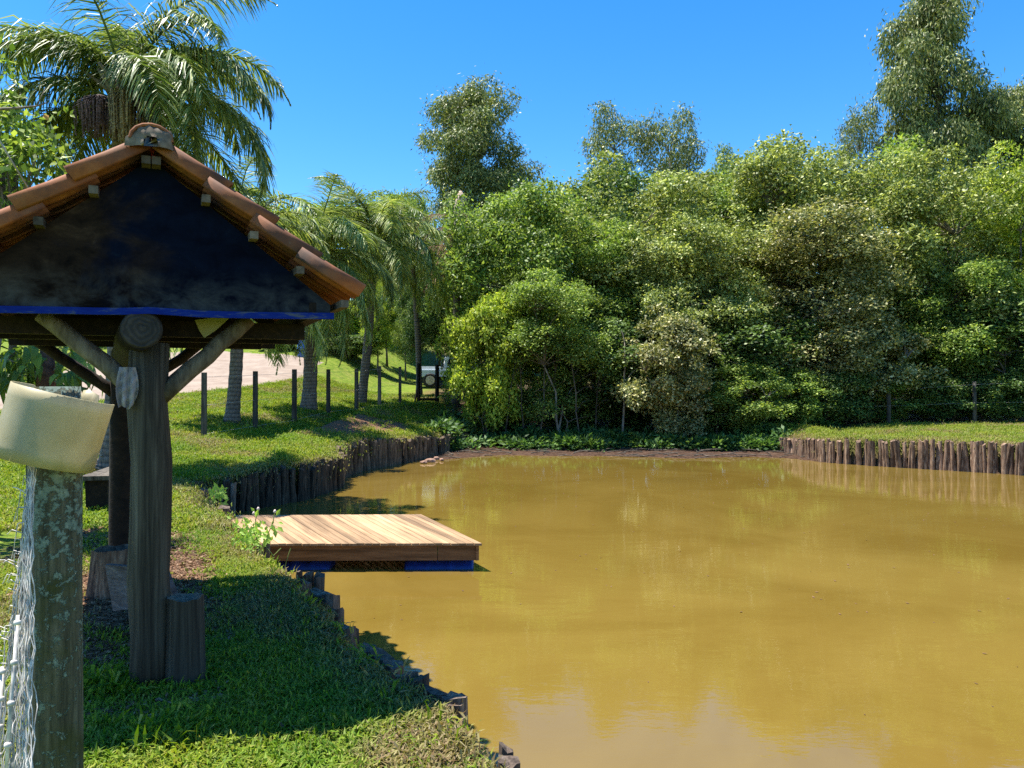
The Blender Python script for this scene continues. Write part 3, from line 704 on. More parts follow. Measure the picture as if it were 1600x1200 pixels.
# bare stems in the shaded gap of the far bank
def sapling(label, px, d, top_py, lean, r0, group=None, mat='twig_bark'):
    x = (px - 800) / FPX * d; z = gz(x, d); o = thing('sapling', label, 'sapling', (x, d, z), 0, group); r = random.Random(px); h = EYE - (top_py - HOR) / FPX * d - z
    pts = [Vector((lean * t ** 1.5 + r.uniform(-.05, .05), r.uniform(-.05, .05), -.1 + (h + .1) * t)) for t in (0, .2, .4, .6, .8, 1.0)]
    mb = MB(); mb.tube(pts, [r0, r0 * .9, r0 * .8, r0 * .7, r0 * .55, r0 * .35], 6); link('trunk', mb.mesh('trunk', MAT[mat]), o)
    for k in range(4):
        p = pts[2 + k % 4]; mb = MB(); q = p + Vector((r.uniform(-.7, .7), r.uniform(-.3, .3), r.uniform(.2, .7))); mb.tube([p, p.lerp(q, .5) + Vector((0, 0, .1)), q], [r0 * .45, r0 * .35, r0 * .15], 4, caps=False); link('branch', mb.mesh('branch', MAT[mat]), o)
sapling('pale thin trunk standing just left of the pale bush over the mud', 973, 27.6, 535, .12, .05, mat='pale_bark')
for px, d, tp, ln in ((762, 28.2, 560, -.3), (790, 28.0, 570, .35), (818, 28.3, 560, -.15), (846, 28.0, 545, .2), (872, 28.4, 550, -.2), (905, 27.9, 560, -.35), (930, 28.3, 545, .25), (1120, 27.9, 560, .3), (1195, 28.3, 560, -.4)):
    sapling('thin dark bare stem in the shade of the far bank', px, d, tp, ln, .035, 'thin bare stems in the shade of the far bank')

# undergrowth along the far bank (stuff)
def sprig(seed, n, spread, L, W, mat, h):
    r = np.random.RandomState(seed); p = np.stack([r.randn(n) * spread, r.randn(n) * spread, r.rand(n) * h], -1)
    d = unit(np.stack([p[:, 0], p[:, 1], np.full(n, .06)], -1) + r.randn(n, 3) * .08); nr = unit(np.array([0, 0, 1.]) + r.randn(n, 3) * .4)
    return bpy.data.objects.new('sprig', quads_mesh('sprig', leaf_quads(p, d, nr, L * (.6 + .8 * r.rand(n)), W * (.6 + .8 * r.rand(n))), mat))
SPR = [sprig(k, 40, .14, .16, .07, LEAF['fern'], .26) for k in range(4)]
n = 5200; X = -2.6 + NP.rand(n) * 15; Y = 25.6 + NP.rand(n) * 4.2; s_, _ = poly_sd(X, Y, QA); s2, _ = poly_sd(X, Y, PA)
k = ((s_ > -1.1) & (X < 9.2) | (Y > 28.1) & (X >= 9.0)) & (NP.rand(n) < .05 + .95 * sstep(.42, .68, fbm(X * .8, Y * .8, 91))) & (s2 > .75 + .9 * fbm(X * 1.1, Y * .3, 95)); X, Y = X[k], Y[k]
scatter('undergrowth', 'dark green leafy undergrowth at the foot of the forest', np.stack([X, Y, terrain(X, Y)], -1), np.stack([NP.randn(len(X)) * .2, NP.randn(len(X)) * .2, NP.rand(len(X)) * 6.28], -1), .6 + .8 * NP.rand(len(X)), SPR)

# twigs and debris on the mud shore (stuff)
tw = MB()
for k in range(170):
    x = RNG.uniform(-2.0, 9.2); y = RNG.uniform(23.4, 26.9)
    if poly_sd([x], [y], PA)[0][0] < -.15 or poly_sd([x], [y], QA)[0][0] > .2: continue
    z = gz(x, y); a = RNG.gauss(0, .5) + (math.pi if RNG.random() < .5 else 0); l = RNG.uniform(.15, .9)
    p0 = Vector((x, y, max(z, 0) + .02)); p1 = p0 + Vector((math.cos(a) * l, math.sin(a) * l * .6, RNG.uniform(-.01, .1)))
    tw.tube([p0, p0.lerp(p1, .5) + Vector((0, RNG.uniform(-.05, .05), .02)), p1], [.016, .012, .006], 4, caps=False)
o = tw.build('twig_debris', MAT['twig_bark']); o['kind'] = 'stuff'; o['label'] = 'dry twigs and drift debris lying on the mud shore'

# ------------------------------------------------------------------ palms
def frond_mesh(seed, L, e0, curl, n, ll, mat, droop=.9, lw=.03, name='frond'):
    """arching feather leaf pointing along +x"""
    r = np.random.RandomState(seed); m_ = 24; ang = e0; P_ = [np.zeros(3)]; T_ = []
    for k in range(m_):
        t = k / (m_ - 1); a = e0 - curl * t ** 1.25; T_.append(np.array([math.cos(a), 0, math.sin(a)])); P_.append(P_[-1] + T_[-1] * L / m_)
    P_ = np.array(P_); T_ = np.array(T_ + [T_[-1]]); qs = []
    for s in (-1, 1):
        for k in range(n):
            t = .13 + .87 * (k + r.rand() * .6) / n; f = t * m_; i = min(int(f), m_ - 1); p = P_[i] + (P_[i + 1] - P_[i]) * (f - i); tg = T_[i]
            side = np.array([0, s, 0.]); upv = np.cross(tg, np.array([0, 1., 0])) * -1; upv = upv if upv[2] > 0 else -upv
            l = ll * (math.sin(min(1, .18 + t * .9) * math.pi) ** .5) * (.8 + .35 * r.rand()) + .04
            d = unit(side * (.85 + .2 * r.rand()) + tg * (.55 + .3 * r.rand()) + upv * (r.randn() * .35 + .15))
            w0 = np.cross(d, np.array([0, 0, 1.])); w0 = unit(w0 + r.randn(3) * .3); q = p.copy(); w = lw * .5
            for j in range(3):
                d2 = unit(d + np.array([0, 0, -droop * (.35 + .5 * j) * (.7 + .6 * r.rand())])); q2 = q + d2 * l / 3
                wa = w * (1, .95, .65)[j]; wb = w * (.95, .65, .08)[j]
                qs.append([q - w0 * wa, q + w0 * wa, q2 + w0 * wb, q2 - w0 * wb]); q = q2
    qv = np.array(qs); base = quads_mesh(name, qv, mat)
    # rachis
    mb = MB(); mb.tube([tuple(p) for p in P_[::3]], [max(.006, .026 * (1 - k / 9)) for k in range(len(P_[::3]))], 5, caps=False)
    bm = bmesh.new(); bm.from_mesh(base); rm = mb.mesh('rachis'); bm.from_mesh(rm); bm.to_mesh(base); bm.free(); bpy.data.meshes.remove(rm)
    return base

FB = [frond_mesh(40 + k, 3.3, e, c_ + .40, 135, .74, LEAF['palm'], 1.1, .027) for k, (e, c_) in enumerate(((1.35, 1.5), (1.15, 1.9), (.95, 2.1), (.7, 2.1), (.45, 1.9), (.15, 1.6), (-.25, 1.1), (1.25, 2.2)))]
FS = [frond_mesh(60 + k, 3.0, e, c_ + .35, 96, .66, LEAF[mt], (.6 if e > 1.0 else 1.1), .032) for k, (e, c_, mt) in enumerate(((1.3, 1.3, 'palm'), (1.1, 1.9, 'palm'), (.85, 2.0, 'palm_yellow'), (.55, 2.0, 'palm'), (.2, 1.7, 'palm_yellow'), (-.3, 1.15, 'palm_yellow'), (1.2, 2.3, 'palm_yellow')))]
FD = [frond_mesh(80 + k, 2.6, e, c_, 30, .45, LEAF['dead'], 1.4, .03) for k, (e, c_) in enumerate(((.5, 2.2), (-.2, 1.3), (-.7, .8)))]

def palm(label, base, top, r0, r1, fronds, scale=1.0, trunk_mat='palm_trunk', rings=26):
    o = thing('palm_tree', label, 'palm', base); b_ = Vector(base); t_ = Vector(top); mb = MB(); pts = []; rad = []
    for k in range(rings + 1):
        t = k / rings; p = b_.lerp(t_, t) + Vector((.05 * math.sin(t * 4), 0, 0)); q = r0 + (r1 - r0) * t; q *= 1.25 - .25 * min(1, t * 8)
        pts.append(p - Vector((0, 0, .1 if k == 0 else 0))); rad.append(q * (1.04 if k % 2 else .97))
    mb.tube(pts, rad, 12); mb.build('trunk', MAT[trunk_mat], o)
    for me_, az, dz, sc in fronds:
        link('frond', me_, o, t_ - b_ + Vector((0, 0, dz)), (RNG.gauss(0, .1), RNG.gauss(0, .06), az), (sc * scale,) * 3)
    return o

# the big palm behind the shelter
bx, by = (176 - 800) / FPX * 13.6, 13.6; bz = gz(bx, by); ctop = at(192, 168, 13.6)
fr = []
for k in range(31):
    az = k * 2.39996 + RNG.uniform(-.2, .2); lv = k / 31
    i = (0, 1, 7, 1, 2, 2, 3, 3, 4, 4, 5, 5, 6)[min(12, int(lv * 13))]
    if lv > .18 and abs(((az + 1.62) + math.pi) % 6.2832 - math.pi) < .85: az += 1.3 if math.sin(k * 5.1) > 0 else -1.3
    fr.append((FB[i], az, .32 - .34 * lv, RNG.uniform(.98, 1.18)))
big = palm('large palm with hanging fruit clusters behind the tiled shelter', (bx, by, bz), ctop, .2, .15, fr)
# leaf bases, fruit broom, old dark cluster
mb = MB()
for k in range(16):
    a = k * 2.4; e = 1.2 - .05 * k; p0 = ctop + Vector((0, 0, -.25 + .03 * k)); d = Vector((math.cos(a) * math.cos(e), math.sin(a) * math.cos(e), math.sin(e)))
    mb.tube([p0 + d * .05, p0 + d * .35, p0 + d * .75], [.06, .045, .025], 6)
mb.build('leaf_base', plain('leaf_base', (.15, .12, .07), .7, .3, 0, 6, .4), big)
def broom(cx, cy, d, w, h, mat, name, nstr, label):
    mb = MB(); top = at(cx, cy, d)
    for k in range(nstr):
        a = RNG.random() * 6.28; q = RNG.random() ** .5 * w; e = top + Vector((math.cos(a) * q, math.sin(a) * q, -h * RNG.uniform(.65, 1.0)))
        m1 = top + Vector((math.cos(a) * q * 1.15, math.sin(a) * q * 1.15, -h * RNG.uniform(.15, .4)))
        mb.tube([top, m1, e], [.008, .008, .006], 4, caps=False)
        for j in range(5):
            p = m1.lerp(e, (j + RNG.random()) / 5); mb.box(p, .022, .022, .022)
    mb.build(name, mat, big, label)
broom(196, 132, 12.95, .27, 1.0, plain('dry_flower_straw', (.22, .18, .095), .8, .2, 0, 9, .35), 'flower_cluster', 150, 'tan hanging flower cluster')
broom(152, 146, 12.98, .34, .75, plain('old_fruit_stalk', (.10, .065, .06), .8, .2, 0, 9, .4), 'fruit_cluster', 120, 'dark brown old fruit cluster')
broom(236, 150, 13.0, .26, .6, plain('ripe_fruit_stalk', (.06, .045, .04), .8, .2, 0, 9, .4), 'fruit_cluster', 90, None)

PTOP = {}
def small_palm(label, bpx, bpy_, d_off, tpx, tpy, r0, r1, nf, sc, seed):
    global RNG
    g = ground_at(bpx, bpy_); d = g.y; top = at(tpx, tpy, d); rr = random.Random(seed); fr = []
    for k in range(nf):
        lv = k / nf; i = (0, 6, 1, 1, 2, 2, 3, 3, 4, 4, 5, 5)[min(11, int(lv * 12))]
        fr.append((FS[i], k * 2.39996 + rr.uniform(-.3, .3) + seed, .3 - .45 * lv, rr.uniform(.85, 1.12)))
    p_ = palm(label, g - Vector((0, 0, .05)), top, r0, r1, fr, sc); PTOP[p_] = top - g + Vector((0, 0, .05)); return p_
small_palm('palm with a pale ringed trunk seen right of the shelter brace', 362, 662, 0, 374, 400, .2, .15, 30, 1.3, 3)
p2 = small_palm('thick trunked palm in the middle of the lawn', 482, 641, 0, 486, 412, .26, .2, 34, 1.3, 5)
small_palm('palm with a slim trunk right of the thick trunked palm', 564, 631, 0, 586, 385, .19, .15, 34, 1.3, 8)
small_palm('palm whose fronds hang beside the gate and the forest', 655, 618, 0, 646, 410, .14, .12, 28, 1.15, 12)
# long drooping fronds on the thick palm
for k, (az, sc, dz) in enumerate(((-.5, 1.35, -.2), (-.9, 1.25, -.4), (3.6, 1.3, -.3), (4.2, 1.2, -.2), (-1.6, 1.3, -.3))):
    link('frond', FS[5], p2, PTOP[p2] + Vector((0, 0, dz)), (0, .25, az), (sc,) * 3)
# dead palm above the forest edge
g = Vector(((712 - 800) / FPX * 32.6, 32.6, 0)); g.z = gz(g.x, g.y); top = at(712, 345, 32.6); rr = random.Random(3)
dead = palm('dead brown palm with dry hanging fronds beside the rounded tree', g, top, .16, .13, [(FD[k % 3], a, dz, s) for k, (a, dz, s) in enumerate(((3.3, .1, 1.0), (3.9, -.2, 1.1), (2.6, 0, .8), (5.2, 0, .7), (4.5, -.5, .9), (4.1, -1.0, 1.0), (3.5, -1.3, .9), (5.0, -1.2, .8), (2.9, -.9, .9), (4.7, -1.9, .9), (3.8, -2.2, 1.0)))], 1.0, 'pale_bark')
mb = MB(); mb.tube([top, top + Vector((.1, 0, .5)), top + Vector((.22, -.1, .95)), top + Vector((.2, -.15, 1.25))], [.12, .2, .22, .05], 8, jit=.4)
mb.build('dry_sheath', plain('dry_sheath', (.5, .36, .27), .8, .2, 0, 8, .3), dead)

# ------------------------------------------------------------------ log walls
def log_meshes(mat, n=7, sides=10, jag=.02):
    out = []
    for k in range(n):
        r = random.Random(100 + k); mb = MB(); vs = []; rows = (0, .3, .65, 1.0); sq_ = r.choice((0, .25, .5, .8))
        prof = []
        for s_ in range(sides):
            a = 2 * math.pi * s_ / sides; box = 1 / max(abs(math.cos(a)), abs(math.sin(a))) * .92
            prof.append((1 - sq_) * (1 + r.uniform(-.14, .14)) + sq_ * box + r.uniform(-.05, .05))
        sx_, sy_ = r.uniform(-.03, .03), r.uniform(-.03, .03)
        for z in rows:
            for s_ in range(sides):
                a = 2 * math.pi * s_ / sides; q = .5 * prof[s_] * (1 - .06 * z) * (1 + r.uniform(-.04, .04))
                x, y = math.cos(a) * q, math.sin(a) * q
                vs.append((x, y, z + ((sx_ * x + sy_ * y) * 2 + r.uniform(-jag, jag) if z == 1.0 else 0)))
        fs = [(i * sides + j, i * sides + (j + 1) % sides, (i + 1) * sides + (j + 1) % sides, (i + 1) * sides + j) for i in range(3) for j in range(sides)]
        mb.add(vs, fs, sq_ < .4); top_ = vs[3 * sides:]
        mb.add(list(top_) + [(0, 0, 1.0 + r.uniform(-.01, .01))], [(j, (j + 1) % sides, sides) for j in range(sides)], False)
        out.append(mb.mesh('log', mat))
    return out

def wall(name, label, pts, spacing, wr, mat, bot=-.3, lean=.05, toplift=.03, gaps=()):
    """vertical logs along a line of (x, y, top)"""
    o = thing(name, label, 'log wall', (pts[0][0], pts[0][1], 0)); ms = log_meshes(mat)
    P_ = [Vector(p) for p in pts]; s = 0; k = 0; r = random.Random(len(label))
    for a, b_ in zip(P_[:-1], P_[1:]):
        L = (b_.xy - a.xy).length
        while s < L:
            w_ = r.uniform(*wr); p = a.lerp(b_, s / L); h = p.z + toplift + r.uniform(-.05, .06) - bot; k += 1
            if k not in gaps:
                nrm = Vector((-(b_ - a).y, (b_ - a).x)).normalized() * r.uniform(-.02, .02)
                link('log', r.choice(ms), o, (p.x - P_[0].x + nrm.x, p.y - P_[0].y + nrm.y, bot), (r.gauss(0, lean), r.gauss(0, lean), r.random() * 6.28), (w_, w_ * r.uniform(.75, 1.0), h))
            s += w_ * spacing
        s -= L
    return o
def off(pts, q):    # nudge a line into the pond so the logs stand before the bank
    return [(x + q[0], y + q[1], z) for x, y, z in pts]
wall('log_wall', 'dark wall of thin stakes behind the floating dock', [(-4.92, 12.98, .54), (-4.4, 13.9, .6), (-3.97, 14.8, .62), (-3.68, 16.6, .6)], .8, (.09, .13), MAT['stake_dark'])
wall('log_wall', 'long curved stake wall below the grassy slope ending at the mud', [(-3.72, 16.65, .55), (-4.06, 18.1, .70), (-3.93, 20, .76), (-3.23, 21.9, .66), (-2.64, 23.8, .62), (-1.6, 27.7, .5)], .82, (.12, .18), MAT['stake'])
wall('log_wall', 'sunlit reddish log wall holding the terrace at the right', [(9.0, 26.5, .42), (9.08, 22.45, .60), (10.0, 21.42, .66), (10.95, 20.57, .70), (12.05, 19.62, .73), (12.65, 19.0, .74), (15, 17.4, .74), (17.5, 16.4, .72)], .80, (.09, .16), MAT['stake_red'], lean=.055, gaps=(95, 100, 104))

# stakes of the near bank: (px, row of the top, distance, width m, height above the grass line, thickness)
MAT['edge'] = wood_mat('sawn_stake_wood', [(.28, (.03, .02, .016)), (.5, (.13, .095, .072)), (.75, (.29, .225, .17))], (16, 16, 2.2), bs=.9)
edg = thing('log_edging', 'row of low weathered stakes holding the near grass bank', 'log edging', (-1.2, 5.4, .5)); ms = log_meshes(MAT['edge'], 7, 9)
def stake(px, py, d, w_, t_, rz=0.0, tilt=0.0, mesh=None):
    p = at(px, py, d); bot = -.35
    link('stake', ms[(len(edg.children) * 3) % len(ms)], edg, Vector((p.x, p.y, bot)) - edg.location, (tilt, RNG.gauss(0, .04), rz), (w_, t_, p.z - bot))
for a in ((340, 791, 10.6, .13, .1, .3), (347, 793, 10.2, .16, .12, .4), (328, 782, 11.2, .12, .1, 0), (316, 764, 12.3, .12, .12, 0), (320, 770, 11.8, .14, .12, 0), (363, 755, 12.9, .1, .1, 0),
          (469, 892, 6.75, .06, .06, 0), (481, 897, 6.6, .13, .11, .4), (494, 899, 6.55, .1, .1, .2), (475, 908, 6.4, .1, .08, .2), (502, 925, 6.12, .26, .11, -.75), (520, 930, 5.98, .16, .13, -.5), (527, 952, 5.62, .13, .12, -.6),
          (545, 978, 5.25, .22, .12, -.7), (560, 985, 5.1, .12, .13, -.4), (578, 1013, 4.8, .12, .11, 0), (592, 1020, 4.66, .2, .12, -.7), (606, 1035, 4.52, .13, .12, 0), (640, 1052, 4.3, .14, .14, .2), (652, 1058, 4.22, .12, .12, 0),
          (678, 1075, 4.12, .24, .1, -.72), (700, 1085, 4.0, .2, .12, -.72), (718, 1094, 3.93, .14, .12, -.3), (780, 1166, 3.46, .075, .075, 0), (796, 1186, 3.3, .1, .1, 0), (400, 855, 7.9, .1, .1, 0), (412, 848, 7.75, .09, .09, 0)):
    stake(*a)

# ------------------------------------------------------------------ floating dock
A_, B_, C_, D_ = Vector((-2.9, 8.94, 0)), Vector((-.36, 8.98, 0)), Vector((-1.30, 11.05, 0)), Vector((-4.1, 10.95, 0))
dock = thing('floating_dock', 'new plank dock floating on blue drums beside the grass bank', 'dock', (-2.0, 9.9, 0))
def bil(u, v, z):
    p = A_.lerp(B_, u).lerp(D_.lerp(C_, u), v); return Vector((p.x, p.y, z))
np_ = 28
for k in range(np_):
    u0 = k / np_; u1 = (k + .925) / np_; z1 = .322 + RNG.uniform(-.002, .002); z0 = .295; e = -.012 + RNG.uniform(-.006, .004)
    mb = MB(); mb.hexa([bil(u0, e, z0), bil(u1, e, z0), bil(u1, 1.0, z0), bil(u0, 1.0, z0)], [bil(u0, e, z1), bil(u1, e, z1), bil(u1, 1.0, z1), bil(u0, 1.0, z1)])
    mb.build('plank', MAT['deck'], dock)
def board(u0, v0, u1, v1, z0, z1, th, nm, mat):
    a, b_ = bil(u0, v0, 0), bil(u1, v1, 0); n_ = Vector((-(b_ - a).y, (b_ - a).x, 0)).normalized() * th; mb = MB()
    mb.hexa([a + Vector((0, 0, z0)), b_ + Vector((0, 0, z0)), b_ + n_ + Vector((0, 0, z0)), a + n_ + Vector((0, 0, z0))], [a + Vector((0, 0, z1)), b_ + Vector((0, 0, z1)), b_ + n_ + Vector((0, 0, z1)), a + n_ + Vector((0, 0, z1))])
    mb.build(nm, mat, dock)
board(.012, .006, .80, .006, .115, .293, .035, 'fascia_board', MAT['fascia'])
board(.803, .006, .985, .006, .115, .293, .035, 'fascia_board', MAT['fascia'])
board(.99, .0, .99, .985, .117, .294, .035, 'fascia_board', MAT['fascia'])
board(.99, .985, .01, .985, .117, .294, .035, 'fascia_board', MAT['fascia'])
board(.01, .985, .01, .02, .117, .294, .035, 'fascia_board', MAT['fascia'])
def drum(a, b_, parent, mat, r=.21, nm='drum'):
    a, b_ = Vector(a), Vector(b_); prof = ((0, .88), (.03, .98), (.08, 1), (.3, 1), (.32, 1.04), (.36, 1.04), (.38, 1), (.62, 1), (.64, 1.04), (.68, 1.04), (.7, 1), (.92, 1), (.97, .98), (1, .88))
    mb = MB(); mb.tube([a.lerp(b_, t) for t, _ in prof], [r * q for _, q in prof], 18); return mb.build(nm, mat, parent)
drum((-2.80, 9.18, -.09), (-2.14, 9.2, -.09), dock, MAT['blue_drum']); drum((-1.27, 9.2, -.09), (-.46, 9.22, -.09), dock, MAT['blue_drum'])
drum((-3.7, 10.7, -.09), (-2.9, 10.7, -.09), dock, MAT['blue_drum']); drum((-2.2, 10.7, -.09), (-1.4, 10.7, -.09), dock, MAT['blue_drum'])

# ------------------------------------------------------------------ tiled shelter
O = Vector((-1.86, 3.95, 0)); G = Vector((.94, .342, 0)); RD = Vector((-.42, .907, 0)).normalized(); LEN = 2.95
ZR, ZE, HALF = EYE + 1.262, EYE + .53, 1.0
shelter = thing('shelter', 'small open shelter with clay tiles and dark gable beside the pond', 'shelter', (-2.6, 5.35, .5))
def S(u, s, z): return O + G * u + RD * s + Vector((0, 0, z))
# posts and logs
def logbar(a, b_, r0, r1, nm, mat, n=14, jit=.1, segs=6, wob=.006, lab=None):
    a, b_ = Vector(a), Vector(b_); mb = MB(); pts = [a.lerp(b_, k / segs) + (Vector((RNG.gauss(0, wob), RNG.gauss(0, wob), 0)) if 0 < k < segs else Vector()) for k in range(segs + 1)]
    mb.tube(pts, [r0 + (r1 - r0) * k / segs for k in range(segs + 1)], n, jit=jit); return mb.build(nm, mat, shelter, lab)
FP = Vector((-1.98, 4.2, 0)); BP = Vector((-3.30, 6.5, 0))
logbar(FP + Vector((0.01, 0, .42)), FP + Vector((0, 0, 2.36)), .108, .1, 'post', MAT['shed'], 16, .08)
logbar(BP + Vector((0, 0, .42)), BP + Vector((0, 0, 2.3)), .1, .095, 'post', MAT['shed_dark'], 14, .08)  # near black timber paints the roof's shade onto the back post
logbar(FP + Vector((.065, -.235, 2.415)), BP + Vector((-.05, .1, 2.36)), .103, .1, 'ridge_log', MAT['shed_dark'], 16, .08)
for u0, z0, u1, z1 in ((.055, 2.07, .51, 2.51), (-.06, 2.1, -.52, 2.5)):
    logbar(FP + G * u0 + Vector((0, 0, z0)), FP + G * u1 + Vector((0, 0, z1)), .05, .043, 'brace', MAT['brace'], 12, .1)
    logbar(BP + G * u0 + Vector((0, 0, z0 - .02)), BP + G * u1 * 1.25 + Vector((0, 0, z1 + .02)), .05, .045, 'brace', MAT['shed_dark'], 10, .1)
def bar(a, b_, w_, h, nm, mat, up=Vector((0, 0, 1))):
    a, b_ = Vector(a), Vector(b_); t = (b_ - a).normalized(); x = t.cross(up).normalized(); y = x.cross(t); M = Matrix((x, t, y)).transposed()
    mb = MB(); mb.box((a + b_) / 2, w_, (b_ - a).length, h, M); return mb.build(nm, mat, shelter)
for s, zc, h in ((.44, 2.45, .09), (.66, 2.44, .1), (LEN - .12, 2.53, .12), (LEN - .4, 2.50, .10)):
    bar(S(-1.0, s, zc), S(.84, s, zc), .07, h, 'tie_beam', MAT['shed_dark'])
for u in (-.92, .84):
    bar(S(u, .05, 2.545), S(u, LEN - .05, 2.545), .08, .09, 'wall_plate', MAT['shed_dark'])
SL = math.hypot(HALF, ZR - ZE)
def slope(sg, s, y, h):
    """point on the roof plane: y metres down from the ridge, h above it"""
    t = y / SL; n_ = Vector((0, 0, HALF / SL)) + G * sg * (ZR - ZE) / SL
    return S(sg * HALF * t, s, ZR + (ZE - ZR) * t) + n_ * h
for sg in (-1, 1):
    for s in (.14, .95, 1.9, LEN - .14):
        bar(slope(sg, s, .05, -.12), slope(sg, s, SL - .06, -.12), .06, .08, 'rafter', MAT['shed_dark'])
    for k in range(5):
        y = .07 + k * (SL - .06) / 4  # lowest batten set at the eave so the roof's cast shadow runs straight
        b_ = bar(slope(sg, -.045, y, -.055), slope(sg, LEN + .02, y, -.055), .042, .04, 'batten', wood_mat('batten_wood', [(.3, (.07, .052, .038)), (.6, (.16, .13, .1))], (9, 9, 9)) if k == 0 and sg < 0 else bpy.data.materials['batten_wood'])
# gables: painted boards
m, nt, b, out = newmat('painted_gable'); P = pos(nt, (1, 1, 1.5))
n1 = noise_n(nt, P, 2.4, 6, .62, .6); n2 = noise_n(nt, P, 5.5, 7, .7, .4); sx = N(nt, 'ShaderNodeSeparateXYZ'); nt.links.new(pos(nt), sx.inputs[0])
navy = ramp(nt, n2, [(.3, (.0015, .0022, .007)), (.6, (.003, .006, .017)), (.8, (.010, .018, .032))])
brown = ramp(nt, n2, [(.3, (.003, .0025, .0025)), (.55, (.026, .016, .010)), (.8, (.08, .05, .03))])
side = N(nt, 'ShaderNodeMapRange'); nt.links.new(sx.outputs[0], side.inputs[0]); side.inputs[1].default_value = -2.4; side.inputs[2].default_value = -1.7; side.inputs[3].default_value = .25; side.inputs[4].default_value = -.25
ad = N(nt, 'ShaderNodeMath', operation='ADD'); nt.links.new(side.outputs[0], ad.inputs[0]); nt.links.new(n1, ad.inputs[1])
c = mixc(nt, navy, brown, ramp(nt, ad.outputs[0], [(.42, 0.0), (.62, .9)]))
low = N(nt, 'ShaderNodeMapRange'); nt.links.new(sx.outputs[2], low.inputs[0]); low.inputs[1].default_value = 2.75; low.inputs[2].default_value = 2.52
mu = N(nt, 'ShaderNodeMath', operation='MULTIPLY'); nt.links.new(low.outputs[0], mu.inputs[0]); nt.links.new(ramp(nt, n2, [(.4, 0.0), (.7, 1.0)]), mu.inputs[1])
c = mixc(nt, c, (.06, .066, .066), mu.outputs[0])
nt.links.new(c, b.inputs['Base Color']); b.inputs['Roughness'].default_value = .8; b.inputs['Specular IOR Level'].default_value = .04; bump(nt, b, n2, .2, .004)
MAT['gable'] = m
for s, th in ((.05, .03), (LEN - .05, .03)):
    z0 = 2.52; zt = ZR - .055; hb = .915
    mb = MB(); fr_ = [S(-hb, s, z0), S(hb, s, z0), S(hb, s, z0 + .06), S(0, s, zt), S(-hb, s, z0 + .06)]; bk = [p + RD * th for p in fr_]
    mb.add(fr_ + bk, [(0, 1, 2, 3, 4), (9, 8, 7, 6, 5), (0, 5, 6, 1), (1, 6, 7, 2), (2, 7, 8, 3), (3, 8, 9, 4), (4, 9, 5, 0)])
    mb.build('gable_board', MAT['gable'], shelter)
m, nt, b, out = newmat('worn_blue_paint'); P = pos(nt, (1.2, 1.2, 6))
n1 = noise_n(nt, P, 6, 7, .7, .5)
c = ramp(nt, n1, [(.40, (.002, .013, .16)), (.54, (.004, .022, .19)), (.62, (.06, .075, .115)), (.8, (.13, .12, .10))])
nt.links.new(c, b.inputs['Base Color']); b.inputs['Roughness'].default_value = .7; b.inputs['Specular IOR Level'].default_value = .1
mb = MB(); nseg = 16; vs = []
for k in range(nseg + 1):
    u = -1.02 + 2.02 * k / nseg; wv_ = .012 * math.exp(-((u - .02) / .13) ** 2) - .004 * math.sin(u * 3)
    for ds, dz in ((.045, 0), (.045, .035), (.02, .035), (.02, 0)): vs.append(S(u * .93, ds, 2.485 + .014 * u + wv_ + dz))
fs = []
for k in range(nseg):
    for j in range(4): a = k * 4; fs.append((a + j, a + (j + 1) % 4, a + 4 + (j + 1) % 4, a + 4 + j))
fs += [(0, 1, 2, 3), (nseg * 4 + 3, nseg * 4 + 2, nseg * 4 + 1, nseg * 4)]
mb.add(vs, fs); mb.build('trim_board', m, shelter, 'wavy blue painted trim board')
bar(S(-1.0, LEN - .06, 2.50), S(1.0, LEN - .06, 2.50), .03, .05, 'trim_board', MAT['shed_dark'])
# cut end of the ridge log: rings and a crack
m, nt, b, out = newmat('log_end_grain'); TC = pos(nt, (1, 1, 1), 'Object')
wv2 = N(nt, 'ShaderNodeTexWave', wave_type='RINGS', rings_direction='SPHERICAL'); nt.links.new(TC, wv2.inputs['Vector']); wv2.inputs['Scale'].default_value = 13; wv2.inputs['Distortion'].default_value = 9; wv2.inputs['Detail'].default_value = 3
c = ramp(nt, wv2.outputs['Fac'], [(.2, (.010, .008, .006)), (.8, (.022, .018, .014))]); c = mixc(nt, c, ramp(nt, noise_n(nt, pos(nt), 14, 6, .7), [(.35, .4), (.7, 2.2)]), 1.0, 'MULTIPLY')
nt.links.new(c, b.inputs['Base Color']); b.inputs['Roughness'].default_value = .8; bump(nt, b, wv2.outputs['Fac'], .4, .004)
e0 = FP + Vector((.065, -.235, 2.415)); ax_ = (BP + Vector((-.05, .1, 2.36)) - e0).normalized(); ex = ax_.cross(Vector((0, 0, 1))).normalized(); ey = ex.cross(ax_); vs = []; nn = 28; r = random.Random(2)
for q_, dp in ((.099, -.001), (.09, -.008), (.045, -.010), (.012, -.009)):
    for k in range(nn):
        a = 2 * math.pi * k / nn; crack = .012 * max(0, 1 - abs(((a - 1.45 + math.pi) % 6.2832) - math.pi) / .13) * (q_ < .095)
        vs.append(ax_ * (dp + crack) + ex * math.cos(a) * q_ * (1 + r.uniform(-.02, .02)) + ey * math.sin(a) * q_)
vs.append(ax_ * -.008)
fs = [(j * nn + k, j * nn + (k + 1) % nn, (j + 1) * nn + (k + 1) % nn, (j + 1) * nn + k) for j in range(3) for k in range(nn)] + [(3 * nn + k, 3 * nn + (k + 1) % nn, 4 * nn) for k in range(nn)]
mb = MB(); mb.add(vs, fs); link('log_end', mb.mesh('log_end', m), shelter, e0 - shelter.location)
